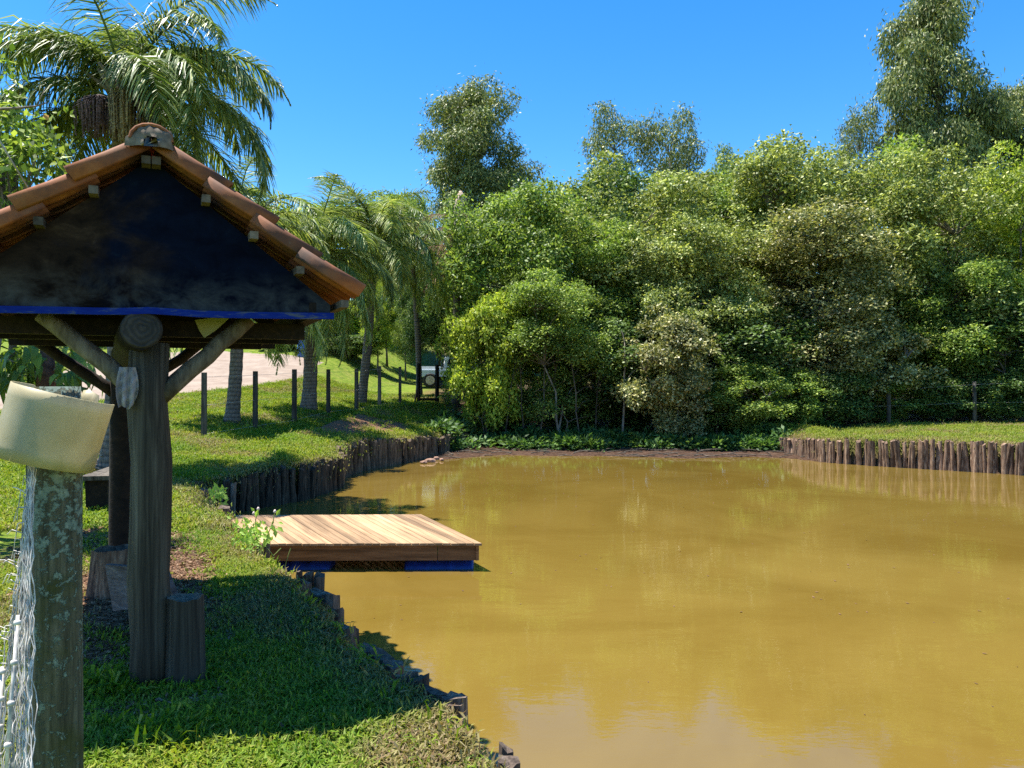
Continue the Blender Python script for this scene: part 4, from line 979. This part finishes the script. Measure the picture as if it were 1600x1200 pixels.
# clay tiles: a barrel and a pan
m, nt, b, out = newmat('clay_tile'); P = pos(nt)
n1 = noise_n(nt, P, 7, 6, .65); n2 = noise_n(nt, P, 2.2, 4)
c = ramp(nt, n1, [(.28, (.09, .026, .008)), (.5, (.25, .072, .015)), (.75, (.34, .13, .04))])
c = mixc(nt, c, (.022, .017, .014), ramp(nt, n2, [(.42, 0.0), (.62, .85)])); c = mixc(nt, c, (.16, .15, .11), ramp(nt, noise_n(nt, P, 26, 6, .75), [(.62, 0.0), (.72, .6)]))
oi = nt.nodes.new('ShaderNodeObjectInfo'); c = mixc(nt, c, ramp(nt, oi.outputs['Random'], [(0, .75), (1, 1.2)]), 1.0, 'MULTIPLY')
nt.links.new(c, b.inputs['Base Color']); b.inputs['Roughness'].default_value = .8; bump(nt, b, n1, .3, .005); MAT['tile'] = m
def tile_mesh():
    prof = []; TW = .215
    prof += [(0, -.028), (.001, .012), (.006, .034), (.02, .048), (.05, .054), (.08, .044), (.1, .018), (.108, -.018)]
    prof += [(.125, -.018), (.17, -.012), (TW, -.004)]
    mb = MB(); vs = []; n = len(prof)
    for y, lift, sc in ((0, -.016, .82), (.2, -.004, .92), (.395, .016, 1.0)):
        for x, z in prof: vs.append((x, y, z * sc + lift))
        for x, z in prof: vs.append((x * .985 + .004, y, z * sc + lift - .014))
    fs = []
    for r_i in range(2):
        o0, o1 = r_i * 2 * n, (r_i + 1) * 2 * n
        for k in range(n - 1):
            fs.append((o0 + k, o0 + k + 1, o1 + k + 1, o1 + k)); fs.append((o0 + n + k, o1 + n + k, o1 + n + k + 1, o0 + n + k + 1))
        for k, f in ((0, 1), (n - 1, -1)): q = (o0 + k, o1 + k, o1 + n + k, o0 + n + k); fs.append(q[::f])
    for o0, f in ((0, 1), (4 * n, -1)):
        for k in range(n - 1): q = (o0 + k, o0 + n + k, o0 + n + k + 1, o0 + k + 1); fs.append(q[::f])
    mb.add(vs, fs, True); me_ = mb.mesh('roof_tile', MAT['tile']); return me_
TM = tile_mesh(); cols = 14; EXPO = (SL - .395 + .02) / 3
for sg in (-1, 1):
    yv = (slope(sg, 0, 1, 0) - slope(sg, 0, 0, 0)).normalized(); xv = RD; zv = xv.cross(yv).normalized()
    if zv.z < 0: zv = -zv
    for cidx in range(cols):
        for k in range(4):
            s = -.07 + cidx * .212
            o_ = link('roof_tile', TM, shelter)
            lx = RD; M = Matrix((lx, yv, zv)).transposed().to_4x4()
            tilt = Matrix.Rotation(.03 + RNG.gauss(0, .012), 4, 'X')
            p = slope(sg, s, .02 + k * EXPO, .012 + .018) + Vector((RNG.gauss(0, .003), RNG.gauss(0, .003), 0))
            M = M @ tilt; M.translation = p - shelter.location; o_.matrix_basis = M
def ridge_mesh():
    mb = MB(); vs = []; n = 9
    for y, q in ((0, 1.0), (.4, .88)):
        for th in (0, .014):
            for k in range(n): a = math.pi * k / (n - 1); vs.append((math.cos(a) * (.105 * q - th), y, math.sin(a) * (.085 * q - th)))
    fs = []
    for k in range(n - 1):
        fs += [(k, k + 1, 2 * n + k + 1, 2 * n + k), (n + k, 3 * n + k, 3 * n + k + 1, n + k + 1), (k, n + k, n + k + 1, k + 1), (2 * n + k, 2 * n + k + 1, 3 * n + k + 1, 3 * n + k)]
    mb.add(vs, fs, True); return mb.mesh('ridge_tile', MAT['tile'])
RM = ridge_mesh()
for k in range(8):
    o_ = link('ridge_tile', RM, shelter, S(0, -.09 + k * .375, ZR + .005 + .006 * (k % 2)) - shelter.location, (0, 0, math.atan2(RD.y, RD.x) - math.pi / 2))
mb = MB(); vs = []; r = random.Random(4); nu, nv = 14, 5
for j in range(nv):
    for k in range(nu):
        a = math.pi * k / (nu - 1); q = (.3 + .7 * j / (nv - 1)); rr = .112 * q * (1 + r.uniform(-.14, .1))
        vs.append(S(math.cos(a) * rr, -.075 - .035 * (1 - (j / (nv - 1)) ** 2) + r.uniform(-.006, .006), ZR - .015 + math.sin(a) * rr * .95 - (.02 if k in (0, nu - 1) else 0)))
fs = [(j * nu + k, j * nu + k + 1, (j + 1) * nu + k + 1, (j + 1) * nu + k) for j in range(nv - 1) for k in range(nu - 1)] + [tuple(range(nu))]
mb.add(vs, fs, True); mb.build('mortar', MAT['mortar'], shelter)

# ------------------------------------------------------------------ things around the shelter
# cloth hung on the left brace
mb = MB(); vs = []; nu, nv = 14, 16; top = at(198, 574, 4.08)
for j in range(nv):
    t = j / (nv - 1)
    for k in range(nu):
        u = k / (nu - 1) - .5; w_ = .07 + .038 * math.sin(t * 2.6 + .2); h = .225 - .035 * abs(u + .1) * 2 * t + .012 * math.sin(u * 9) + .004 * math.sin(u * 23)
        vs.append(top + G * (u * w_ + .004) + Vector((0, 0, -t * h)) + RD * (-.03 + .017 * math.sin(u * 17 + t * 1.5) * (.4 + t) + .008 * math.sin(u * 37 + t * 9) + .006 * math.sin(t * 23 + u * 11) - .012 * math.sin(t * 3.1)))
o = len(vs); vs += [v + RD * .012 for v in vs]
fs = [(j * nu + k, j * nu + k + 1, (j + 1) * nu + k + 1, (j + 1) * nu + k) for j in range(nv - 1) for k in range(nu - 1)]
fs += [tuple(i + o for i in reversed(f)) for f in fs[:]]
mb.add(vs, fs, True); ob = mb.build('cloth', plain('dirty_white_cloth', (.27, .25, .255), .95, .1, 0, 14, .25)); tag(ob, 'crumpled off white cloth hanging from the left brace of the shelter', 'cloth')
# yellowish plastic sheet tucked behind the right brace
mb = MB(); d = 4.37; outl = [at(x, y, d) for x, y in ((304, 500), (352, 494), (357, 498), (336, 517), (319, 528), (311, 516))]
mb.add(outl + [p + RD * .006 for p in outl], [tuple(range(6))[::-1], tuple(range(6, 12))] + [(k, (k + 1) % 6, 6 + (k + 1) % 6, 6 + k) for k in range(6)])
ob = mb.build('plastic_sheet', plain('yellowed_plastic', (.36, .32, .14), .5, .4, 0, 5, .2)); tag(ob, 'yellowed plastic sheet corner tucked behind the right brace', 'plastic sheet')
# stumps
def stump(name, label, p, r0, r1, h, mat, hollow=.0, seed=0):
    o = thing(name, label, 'log', p); r = random.Random(seed); p = Vector(p); mb = MB(); n = 16; prof = [1 + r.uniform(-.07, .07) for _ in range(n)]; vs = []
    rows = ((-.06, 1.06), (.12, 1.0), (.5, .5), (1.0, 0))
    for z, t in rows:
        for k in range(n):
            a = 2 * math.pi * k / n; q = (r0 * t + r1 * (1 - t)) * prof[k]; vs.append(p + Vector((math.cos(a) * q, math.sin(a) * q, h * z + (r.uniform(-.012, .012) if z == 1 else 0))))
    fs = [(j * n + k, j * n + (k + 1) % n, (j + 1) * n + (k + 1) % n, (j + 1) * n + k) for j in range(3) for k in range(n)]
    mb.add(vs, fs, True); mb.build('bark', mat, o)
    mb = MB(); ctr = p + Vector((0, 0, h - hollow)); rim = vs[3 * n:]; mid = [ctr + (Vector(v) - ctr) * .82 + Vector((0, 0, -hollow * .4)) for v in rim]
    mb.add(list(rim) + mid + [ctr + Vector((0, 0, -hollow))], [(k, (k + 1) % n, n + (k + 1) % n, n + k) for k in range(n)] + [(n + k, n + (k + 1) % n, 2 * n) for k in range(n)])
    mb.build('cut_face', wood_mat(name + '_cut', [(.3, (.05, .04, .03)), (.6, (.17, .13, .095))], (20, 20, 20)), o); return o
g = ground_at(290, 1062); stump('log_stump', 'upright cut log standing against the front shelter post', (g.x, g.y, g.z), .102, .092, .46, MAT['shed'], .012, 2)
g = ground_at(178, 930); stump('log_stump', 'wide low stump with a hollow top behind the shelter post', (g.x, 6.05, gz(g.x, 6.05)), .19, .155, .36, MAT['stake_red'], .06, 3)
# leaning plank on a log block between the stumps
pb = thing('plank_bench', 'grey plank resting behind the front shelter post', 'bench', at(215, 985, 5.1))
fr_ = [at(178, 954, 5.2), at(277, 943, 4.75), at(256, 889, 4.75), at(165, 882, 5.2)]; nb = Vector((.3, .95, 0)) * .045
mb = MB(); mb.hexa(fr_, [p + nb for p in fr_]); mb.build('seat_board', wood_mat('grey_plank', [(.3, (.05, .042, .045)), (.5, (.10, .09, .092)), (.75, (.165, .15, .15))], (5, 5, 26)), pb)
mb = MB(); b0 = at(222, 950, 5.02); mb.tube([Vector((b0.x, b0.y + .12, .42)), Vector((b0.x, b0.y + .12, .72))], [.12, .11], 12, jit=.1); mb.build('support_log', MAT['shed_dark'], pb)
# bench farther back
g = ground_at(152, 803); be = thing('bench', 'low wooden bench with block legs on the lawn behind the shelter', 'bench', g, .22)
mb = MB(); 
for k in range(2): mb = MB(); mb.box((-.085 + .17 * k, .55, .47), .165, 1.35, .055); ob = link('seat_board', mb.mesh('seat_board', MAT['brace']), be)
for y in (.08, 1.02): mb = MB(); mb.box((0, y, .2), .24, .2, .5, taper=1.1); link('leg', mb.mesh('leg', MAT['shed_dark']), be)
# brush pile
g = ground_at(150, 738); br = thing('brush_pile', 'heap of dry sticks and a broken board on the lawn', 'brush pile', g)
for k in range(26):
    mb = MB(); c0 = g + Vector((RNG.gauss(0, .35), RNG.gauss(0, .3), .05 + RNG.random() * .18)); a = RNG.random() * 6.28; l = RNG.uniform(.3, .8); dv = Vector((math.cos(a), math.sin(a) * .7, RNG.gauss(0, .12))) * l
    mb.tube([c0 - dv, c0 + Vector((0, 0, .03)), c0 + dv], [.022, .018, .01], 5); mb.build('stick', MAT['twig'], br)
mb = MB(); q0, q1 = at(143, 712, g.y), at(164, 731, g.y - .1); mb.tube([q0, q1], [.035, .035], 4); mb.build('board', MAT['post'], br)

# ---- lichen post, cut bucket, wire bundle in the foreground
m, nt, b, out = newmat('lichen_wood'); P = pos(nt)
st = noise_n(nt, pos(nt, (22, 22, 1.6)), 2.2, 7, .7, .5)
base = ramp(nt, st, [(.3, (.03, .027, .018)), (.5, (.095, .088, .058)), (.72, (.18, .168, .118))])
moss = mixc(nt, base, (.045, .052, .010), ramp(nt, noise_n(nt, P, 5, 4), [(.48, 0.0), (.7, .75)]))
l1 = noise_n(nt, P, 30, 9, .8, .2); l2 = noise_n(nt, P, 4.2, 3)
sx = N(nt, 'ShaderNodeSeparateXYZ'); nt.links.new(P, sx.inputs[0]); mr = N(nt, 'ShaderNodeMapRange'); nt.links.new(sx.outputs[2], mr.inputs[0]); mr.inputs[1].default_value = 1.05; mr.inputs[2].default_value = 2.0; mr.inputs[3].default_value = -.06; mr.inputs[4].default_value = .06
a1 = N(nt, 'ShaderNodeMath', operation='ADD'); nt.links.new(l1, a1.inputs[0]); nt.links.new(mr.outputs[0], a1.inputs[1])
a2 = N(nt, 'ShaderNodeMath', operation='MULTIPLY_ADD'); nt.links.new(l2, a2.inputs[0]); a2.inputs[1].default_value = .2; nt.links.new(a1.outputs[0], a2.inputs[2])
lich = ramp(nt, a2.outputs[0], [(.60, 0.0), (.635, 1.0)])
lc = ramp(nt, noise_n(nt, P, 60, 4), [(.3, (.09, .125, .10)), (.6, (.17, .215, .175)), (.8, (.25, .285, .235))])
c = mixc(nt, moss, lc, lich); nt.links.new(c, b.inputs['Base Color']); b.inputs['Roughness'].default_value = .95; b.inputs['Specular IOR Level'].default_value = .1
hh = N(nt, 'ShaderNodeMath', operation='MULTIPLY_ADD'); nt.links.new(lich, hh.inputs[0]); hh.inputs[1].default_value = .6; nt.links.new(st, hh.inputs[2])
bump(nt, b, hh.outputs[0], .8, .006)
pz = Vector(((88 - 800) / FPX * 2.5, 2.5, 0)); pz.z = gz(pz.x, pz.y)
mb = MB(); n = 9
mb.tube([Vector((pz.x + .008, pz.y, pz.z - .3)), Vector((pz.x + .006, pz.y, 1.0)), Vector((pz.x, pz.y, 1.5)), Vector((pz.x - .004, pz.y, 1.95)), Vector((pz.x - .006, pz.y, EYE + .012))], [.077, .076, .076, .079, .074], 24, jit=.06)
ob = mb.build('wooden_post', m); tag(ob, 'lichen covered wooden post with a cut bucket over its top', 'post')
# bucket: open cylinder with a torn far rim
m, nt, b, out = newmat('cream_plastic'); P = pos(nt)
n1 = noise_n(nt, P, 9, 6, .65); n2 = noise_n(nt, P, 45, 3, .6)
c = ramp(nt, n1, [(.3, (.48, .41, .225)), (.6, (.52, .46, .29))]); c = mixc(nt, c, (.10, .085, .05), ramp(nt, n2, [(.72, 0.0), (.80, .5)])); c = mixc(nt, c, ramp(nt, noise_n(nt, P, 7, 4, .6), [(.35, .9), (.6, 1.04)]), 1.0, 'MULTIPLY')
c = mixc(nt, c, (.24, .23, .08), ramp(nt, noise_n(nt, pos(nt, (9, 9, 1.5)), 2, 4), [(.55, 0.0), (.75, .4)]))
nt.links.new(c, b.inputs['Base Color']); b.inputs['Roughness'].default_value = .45
tr = nt.nodes.new('ShaderNodeBsdfTranslucent'); nt.links.new(c, tr.inputs[0]); mx = nt.nodes.new('ShaderNodeMixShader'); mx.inputs[0].default_value = .42
nt.links.new(b.outputs[0], mx.inputs[1]); nt.links.new(tr.outputs[0], mx.inputs[2]); nt.links.new(mx.outputs[0], out.inputs[0])
bc = at(84, 668, 2.46); rotb = Matrix.Rotation(math.radians(14), 3, 'Y') @ Matrix.Rotation(math.radians(-5), 3, 'X')
rb = .148; hb = .228; nu = 48; vs = []
def rim(a):       # a: angle, -pi/2 faces the camera
    s = math.sin(a)
    if s < .45: return hb / 2
    e = (a - 1.5) / .28
    return hb / 2 - .09 * min(1, (s - .45) / .3) + (.108 if abs(e) < 1 else 0) + .006 * math.sin(a * 13)
for rr_ in (rb, rb - .004):
    for row in range(7):
        for k in range(nu):
            a = 2 * math.pi * k / nu; t = row / 6; z = -hb / 2 + (rim(a) + hb / 2) * t
            q = rr_ * (1 + .012 * math.sin(2 * a + 1)) * (1.0 - .02 * (1 - t))
            vs.append(bc + rotb @ Vector((math.cos(a) * q, math.sin(a) * q, z)))
fs = []
for sh, f in ((0, 1), (7 * nu, -1)):
    for row in range(6):
        for k in range(nu): q = (sh + row * nu + k, sh + row * nu + (k + 1) % nu, sh + (row + 1) * nu + (k + 1) % nu, sh + (row + 1) * nu + k); fs.append(q[::f])
for k in range(nu):
    fs.append((6 * nu + k, 6 * nu + (k + 1) % nu, 13 * nu + (k + 1) % nu, 13 * nu + k)); fs.append((k, 7 * nu + k, 7 * nu + (k + 1) % nu, (k + 1) % nu))
mb = MB(); mb.add(vs, fs, True); ob = mb.build('bucket', m); tag(ob, 'cut cream plastic bucket tilted over the top of the lichen post', 'bucket')
# bundled chain link mesh
wb = thing('chain_link_bundle', 'bundle of loose galvanised chain link wire gathered beside the lichen post', 'wire mesh', (-1.56, 2.3, .5))
r = random.Random(9)
for k in range(54):
    t0 = 0 if k < 22 else r.random() * .55; xf = r.random(); mb = MB(); pts = []; ns = 22; ph = r.random() * 6.28; amp = r.uniform(.001, .0055)
    for j in range(ns):
        t = t0 + (1 - t0) * j / (ns - 1); y = 728 + 500 * t; w0 = 5 + 34 * t; cx = 50 - 30 * t
        px_ = cx + (xf - .5) * 2 * w0 * (.5 + .5 * t); p = at(px_, y, 2.36 - .18 * t - .1 * xf * t)
        zz = math.copysign(1, math.sin(j * .9 + ph)) * amp
        pts.append(p + Vector((zz + r.gauss(0, .003), r.gauss(0, .006), r.gauss(0, .004))))
    mb.tube(pts, .0016, 5, caps=False); mb.build('wire', MAT['metal'], wb)
for k in range(46):      # loose bent ends
    t = r.random(); cx = 50 - 30 * t - (5 + 34 * t) * r.uniform(.3, 1.0); p = at(cx, 745 + 440 * t, 2.34 - .16 * t); mb = MB(); l = r.uniform(.02, .055); a = r.uniform(2.2, 4.2)
    mb.tube([p, p + Vector((math.cos(a) * l * .6, -.01, math.sin(a) * l * .3 + .01)), p + Vector((math.cos(a) * l, -.004, math.sin(a) * l - .012))], .0015, 4, caps=False); mb.build('wire_end', MAT['metal'], wb)
for x0, y0, x1, y1 in ((30, 960, 12, 1215), (6, 1040, -2, 1215)):
    mb = MB(); p0, p1 = at(x0, y0, 2.2), at(x1, y1, 2.1); mb.tube([p0, p1], .0048, 8); mb.build('tension_bar', MAT['metal'], wb)
    for k in range(4):
        p = p0.lerp(p1, (k + .2) / 4); mb = MB(); dv = (p1 - p0).normalized(); mb.tube([p - dv * .007, p - dv * .003, p + dv * .003, p + dv * .007], [.008, .0105, .0105, .008], 10); mb.build('wire_tie', MAT['metal'], wb)

# ---- left tree, cane, shrub with large leaves
lob = [(-.6, .2, .0, .5, .5), (-.2, 0, -.5, .45, .4), (.1, .1, -.95, .4, .35), (-.7, 0, -.9, .5, .5), (-.9, .1, .6, .45, .45), (-.35, .2, -1.3, .5, .4), (-1.2, 0, -.4, .5, .6)]
c0 = at(45, 215, 8.2); lob = [(c0.x + x, c0.y + y, c0.z + z, a_, b_) for x, y, z, a_, b_ in lob]
qv, cs = crown_quads(33, lob, 90, 34, .22, .11, .058, .35, .8)
tb = Vector((c0.x - .9, c0.y + .2, gz(c0.x - .9, c0.y + .2))); lt = thing('broadleaf_tree', 'light leaved tree at the left picture edge behind the roof', 'tree', tb)
qv = qv - np.array(tb); link('crown', quads_mesh('crown', qv, LEAF['mid']), lt)
mb = MB(); top = Vector(cs[np.argmax(cs[:, 2])]); mb.tube([tb - Vector((0, 0, .2)), tb.lerp(c0, .4), tb.lerp(c0, .75), top], [.11, .09, .06, .02], 8)
for c_ in cs[:60:2]: mb.tube([tb.lerp(c0, .7), tb.lerp(c0, .8).lerp(Vector(c_), .5) + Vector((0, 0, .05)), Vector(c_)], [.025, .014, .006], 5, caps=False)
mb.build('trunk', MAT['bark'], lt)
mb = MB(); mb.tube([at(-20, 170, 7.6), at(20, 168, 7.6), at(52, 165, 7.6), at(71, 159, 7.6)], [.016, .013, .009, .005], 6); mb.tube([at(55, 165, 7.6), at(62, 150, 7.6), at(69, 135, 7.6)], [.007, .005, .003], 5); mb.build('twig', MAT['twig'], lt)
def single_leaf(px, py, d, l, ang, mat, parent, name='leaf'):
    p = at(px, py, d); dv = np.array([[math.cos(ang), -.2, math.sin(ang)]]); q = leaf_quads(np.array([p]), dv, np.array([[.2, -.8, .5]]), np.array([l]), np.array([l * .5]))[0]
    mb = MB(); mb.add(q, [(0, 1, 2, 3)]); return mb.build(name, mat, parent)
ol = single_leaf(66, 176, 7.6, .11, -.9, plain('orange_leaf', (.6, .26, .03), .6, .3), lt); ol['label'] = 'single orange leaf hanging from the twig'
for k in range(9): single_leaf(RNG.uniform(14, 32), RNG.uniform(140, 178), 7.6, .1, RNG.uniform(-2, 1), LEAF['bright'], lt)
for k in range(7): single_leaf(RNG.uniform(78, 112), RNG.uniform(165, 182), 7.6, .075, RNG.uniform(-1, 2), LEAF['bright'], lt)
mb = MB(); mb.tube([at(-30, 178, 5.6), at(0, 224, 5.6), at(47, 301, 5.7)], .006, 6); ob = mb.build('cable', plain('pale_cable', (.3, .28, .2), .6)); tag(ob, 'thin pale cable slanting down to the left roof edge', 'cable')

sd_ = 8.6; sx0 = (72 - 800) / FPX * sd_; sb = Vector((sx0, sd_, gz(sx0, sd_))); shr = thing('shrub', 'large leaved shrub with a brown stem at the left under the roof', 'shrub', sb)
mb = MB(); mb.tube([sb - Vector((0, 0, .1)), sb + Vector((.02, 0, .9)), at(72, 600, sd_), at(74, 545, sd_)], [.09, .085, .1, .07], 9, jit=.2); mb.build('stem', plain('reddish_bark', (.12, .06, .04), .9, .1, 0, 12, .5), shr)
lm = []
for k in range(3):
    dv = np.array([[1., 0, -.25 * k]]); l = .2; w_ = .085; vs = []
    for t, ww, zz in ((0, .02, 0), (.3, .9, .02), (.6, 1.0, .01), (.85, .55, -.03), (1, .02, -.07)):
        for s in (-1, 0, 1): vs.append((l * t, s * w_ * .5 * ww, zz * (1 + k) - abs(s) * -.012 - .02 * k * t * t))
    fs = [(j * 3 + i, j * 3 + i + 1, j * 3 + i + 4, j * 3 + i + 3) for j in range(4) for i in range(2)]
    mb = MB(); mb.add(vs, fs, True); lm.append(mb.mesh('leaf', LEAF['dark' if k else 'mid']))
for k in range(150):
    if k < 105: cx, cy = RNG.gauss(45, 24), RNG.gauss(570, 24)
    else: cx, cy = RNG.gauss(112, 16), RNG.gauss(590, 22)
    p = at(cx, cy, sd_ + RNG.gauss(0, .22)); a = math.atan2(p.y - sb.y, p.x - sb.x) + RNG.gauss(0, .7)
    link('leaf', lm[k % 3], shr, p - sb, (RNG.gauss(0, .4), RNG.uniform(.1, 1.0), a), (RNG.uniform(.7, 1.15),) * 3)
mb = MB()
for k in range(14): mb.tube([at(74, 590, sd_), at(RNG.gauss(60, 30), RNG.gauss(575, 20), sd_)], [.014, .006], 5, caps=False)
mb.build('twigs', MAT['twig'], shr)

# weeds at the dock corner
wd = thing('weed', 'leafy weed with seed heads growing at the dock corner', 'weed', ground_at(405, 862))
def lv(px, py, d, l, ang, nm='leaf'): single_leaf(px, py, d, l, ang, LEAF['weed'], wd, nm)
mb = MB()
for pts in (((408, 868), (402, 840), (400, 812), (404, 796)), ((410, 862), (418, 838), (427, 815), (430, 800)), ((412, 868), (405, 850), (396, 828)), ((427, 885), (428, 868), (418, 856)), ((428, 868), (440, 856)), ((446, 898), (447, 880), (455, 856))):
    mb.tube([at(x, y, 7.55) for x, y in pts], .005, 5, caps=False)
mb.build('stem', plain('green_stem', (.16, .2, .05), .7), wd)
for k in range(230):
    lv(RNG.gauss(394, 14), RNG.gauss(838, 13), 7.55 + RNG.gauss(0, .12), RNG.uniform(.03, .065), RNG.uniform(-2.4, 2.4))
for x, y, a in ((425, 818, -1.2), (430, 826, -1.4), (422, 832, -1.9), (434, 822, -.7), (432, 806, 1.0), (418, 842, -2.0), (400, 808, 1.2), (390, 818, 2.2)): lv(x, y, 7.5, .09, a)
mb = MB()
for x, y in ((404, 795), (430, 799), (397, 802)): mb.tube([at(x, y + 3, 7.55), at(x, y, 7.55), at(x, y - 3, 7.55)], [.006, .016, .006], 6)
mb.build('seed_head', plain('pale_seed', (.55, .45, .42), .8), wd)
wl = thing('weed', 'small green weed in the notch behind the dock corner stakes', 'weed', ground_at(338, 775)); wd = wl
for k in range(70): lv(RNG.gauss(338, 9), RNG.gauss(772, 7), 11.6 + RNG.gauss(0, .2), RNG.uniform(.06, .12), RNG.uniform(-2.6, 2.6))

# stones at the end of the stake wall
for k, (px, py, w_, lb) in enumerate(((672, 720, .22, 'largest pinkish stone at the waterline below the stake wall'), (682, 716, .17, 'small pinkish stone sitting highest of the cluster by the stake wall'), (690, 718, .13, 'tiny pinkish stone on the right of the cluster by the mud'), (662, 722, .14, 'small pinkish stone in the water left of the largest one'))):
    bm = bmesh.new(); bmesh.ops.create_icosphere(bm, subdivisions=2, radius=.5); r = random.Random(k)
    for v in bm.verts: v.co *= 1 + r.uniform(-.14, .14)
    me_ = bpy.data.meshes.new('stone'); bm.to_mesh(me_); bm.free(); me_.materials.append(MAT['stone'])
    d = 2520 / (py + 2 - HOR); p = at(px, py, d); ob = link('stone', me_, None, (p.x, p.y, .03), (0, 0, k), (w_ * 1.5, w_, w_ * .8)); tag(ob, lb, 'stone', 'stones by the stake wall')

# ------------------------------------------------------------------ fences, gate, vehicle, drum
fe = thing('wire_fence', 'grey post and wire fence along the top of the left bank', 'fence', ground_at(319, 685)); tops = []
for px, ty, by_ in ((319, 582, 685), (399, 580, 671), (460, 577, 662), (513, 577, 648), (557, 576, 643), (593, 572, 636), (625, 573, 631)):
    g = ground_at(px, by_); d = g.y; t = at(px, ty, d); mb = MB(); w_ = .125
    mb.box((g.x, g.y, (g.z - .15 + t.z) / 2), w_, w_, t.z - g.z + .15, Matrix.Rotation(RNG.gauss(0, .2), 3, 'Z'), taper=.92); mb.build('post', MAT['post'], fe); tops.append((Vector((g.x, g.y - .07, g.z)), t.z - g.z))
for f in (.06, .5, .93):
    mb = MB(); mb.tube([p + Vector((0, 0, h * f)) for p, h in tops], .0035, 4, caps=False); mb.build('wire', MAT['metal'], fe)
gt = ground_at(670, 628); ga = thing('gate', 'dark wooden gate frame at the end of the left fence', 'gate', gt)
def gbar(a, b_, w_, nm):
    mb = MB(); mb.tube([a, b_], w_ / 2 * 1.3, 4, smooth=False); mb.build(nm, MAT['shed_dark'], ga)
gd = gt.y
gbar(at(654, 632, gd), at(654, 568, gd), .11, 'gate_post'); gbar(at(683, 632, gd), at(683, 570, gd), .13, 'gate_post'); gbar(at(654, 624, gd), at(683, 624, gd), .09, 'rail'); gbar(at(648, 629, gd), at(655, 596, gd), .06, 'brace')
fr2 = thing('wire_fence', 'post and wire fence in the shade behind the right terrace', 'fence', (16.0, 28, .86))
tops = []
for px, ty, by_, d in ((1522, 596, 666, 28.0), (1388, 606, 663, 28.4), (1290, 604, 662, 28.8), (1680, 590, 668, 27.6)):
    x = (px - 800) / FPX * d; z = gz(x, d); t = at(px, ty, d); mb = MB(); mb.tube([(x, d, z - .2), (x + .02, d, (z + t.z) / 2), (x, d, t.z)], [.075, .07, .065], 8, jit=.1); mb.build('post', MAT['post'], fr2); tops.append((Vector((x, d - .08, z)), t.z - z))
tops.sort(key=lambda e: e[0].x)
for f in (.5, .93): mb = MB(); mb.tube([p + Vector((0, 0, h * f)) for p, h in tops], .0022, 4, caps=False); mb.build('wire', MAT['metal'], fr2)

# parked vehicle half hidden behind the gate
vd = 41.0; vx = (668 - 800) / FPX * vd; vz = gz(vx, vd)
ve = thing('vehicle', 'pale bodied off road vehicle parked behind the gate and the bushy tree', 'car', (vx + 1.2, vd, vz), math.radians(188))
paint = plain('pale_blue_paint', (.62, .68, .74), .3, .5, 0, 2, .1); black = plain('black_rubber', (.03, .027, .025), .8); glass = plain('dark_glass', (.02, .03, .04), .08, .6)
def vpart(nm, boxes, mat, par=ve):
    mb = MB()
    for c_, sx_, sy_, sz_, tp in boxes: mb.box(c_, sx_, sy_, sz_, taper=tp)
    return link(nm, mb.mesh(nm, mat), par)
vpart('body', [((0, 0, .72), 3.3, 1.5, .34, .98), ((1.05, 0, .98), 1.15, 1.36, .22, .92), ((-.55, 0, 1.24), 1.9, 1.42, .72, .84)], paint)
vpart('windscreen', [((.43, 0, 1.28), .06, 1.16, .44, .9)], glass)
for s in (-1, 1): vpart('side_window', [((-.5, s * .685, 1.3), 1.4, .05, .36, .86)], glass)
vpart('bumper', [((1.70, 0, .58), .12, 1.5, .16, 1)], black)
for s in (-1, 1):
    mb = MB(); mb.tube([(1.60, s * .5, .92), (1.66, s * .5, .92)], [.1, .1], 12); link('headlight', mb.mesh('headlight', plain('lamp_glass', (.7, .7, .68), .2)), ve)
rimm = plain('steel_rim', (.6, .52, .42), .4, .5, .3)
for x in (1.08, -1.1):
    for s in (-1, 1):
        wh = bpy.data.objects.new('wheel', None); COL.objects.link(wh); wh.parent = ve; wh.location = (x, s * .68, .36)
        mb = MB(); mb.tube([(0, -.1, 0), (0, -.085, 0), (0, .085, 0), (0, .1, 0)], [.30, .36, .36, .30], 20); link('tyre', mb.mesh('tyre', black), wh)
        mb = MB(); mb.tube([(0, s * .098, 0), (0, s * .106, 0)], [.235, .235], 20)
        for k in range(6): a = k * 1.047; mb.box((math.cos(a) * .12, s * .112, math.sin(a) * .12), .05, .02, .2, Matrix.Rotation(-a + math.pi / 2, 3, 'Y'))
        link('rim', mb.mesh('rim', rimm), wh)
dr = ground_at(474, 558); dr = Vector((dr.x, dr.y, dr.z)); d_ = min(dr.y, 42)
x = (477 - 800) / FPX * d_; z = gz(x, d_); ob = drum((x, d_, z - .02), (x, d_, z + 1.35), None, plain('bright_blue_plastic', (.015, .10, .35), .4), .42, 'plastic_drum'); tag(ob, 'tall blue plastic drum half hidden behind the thick palm trunk', 'drum')
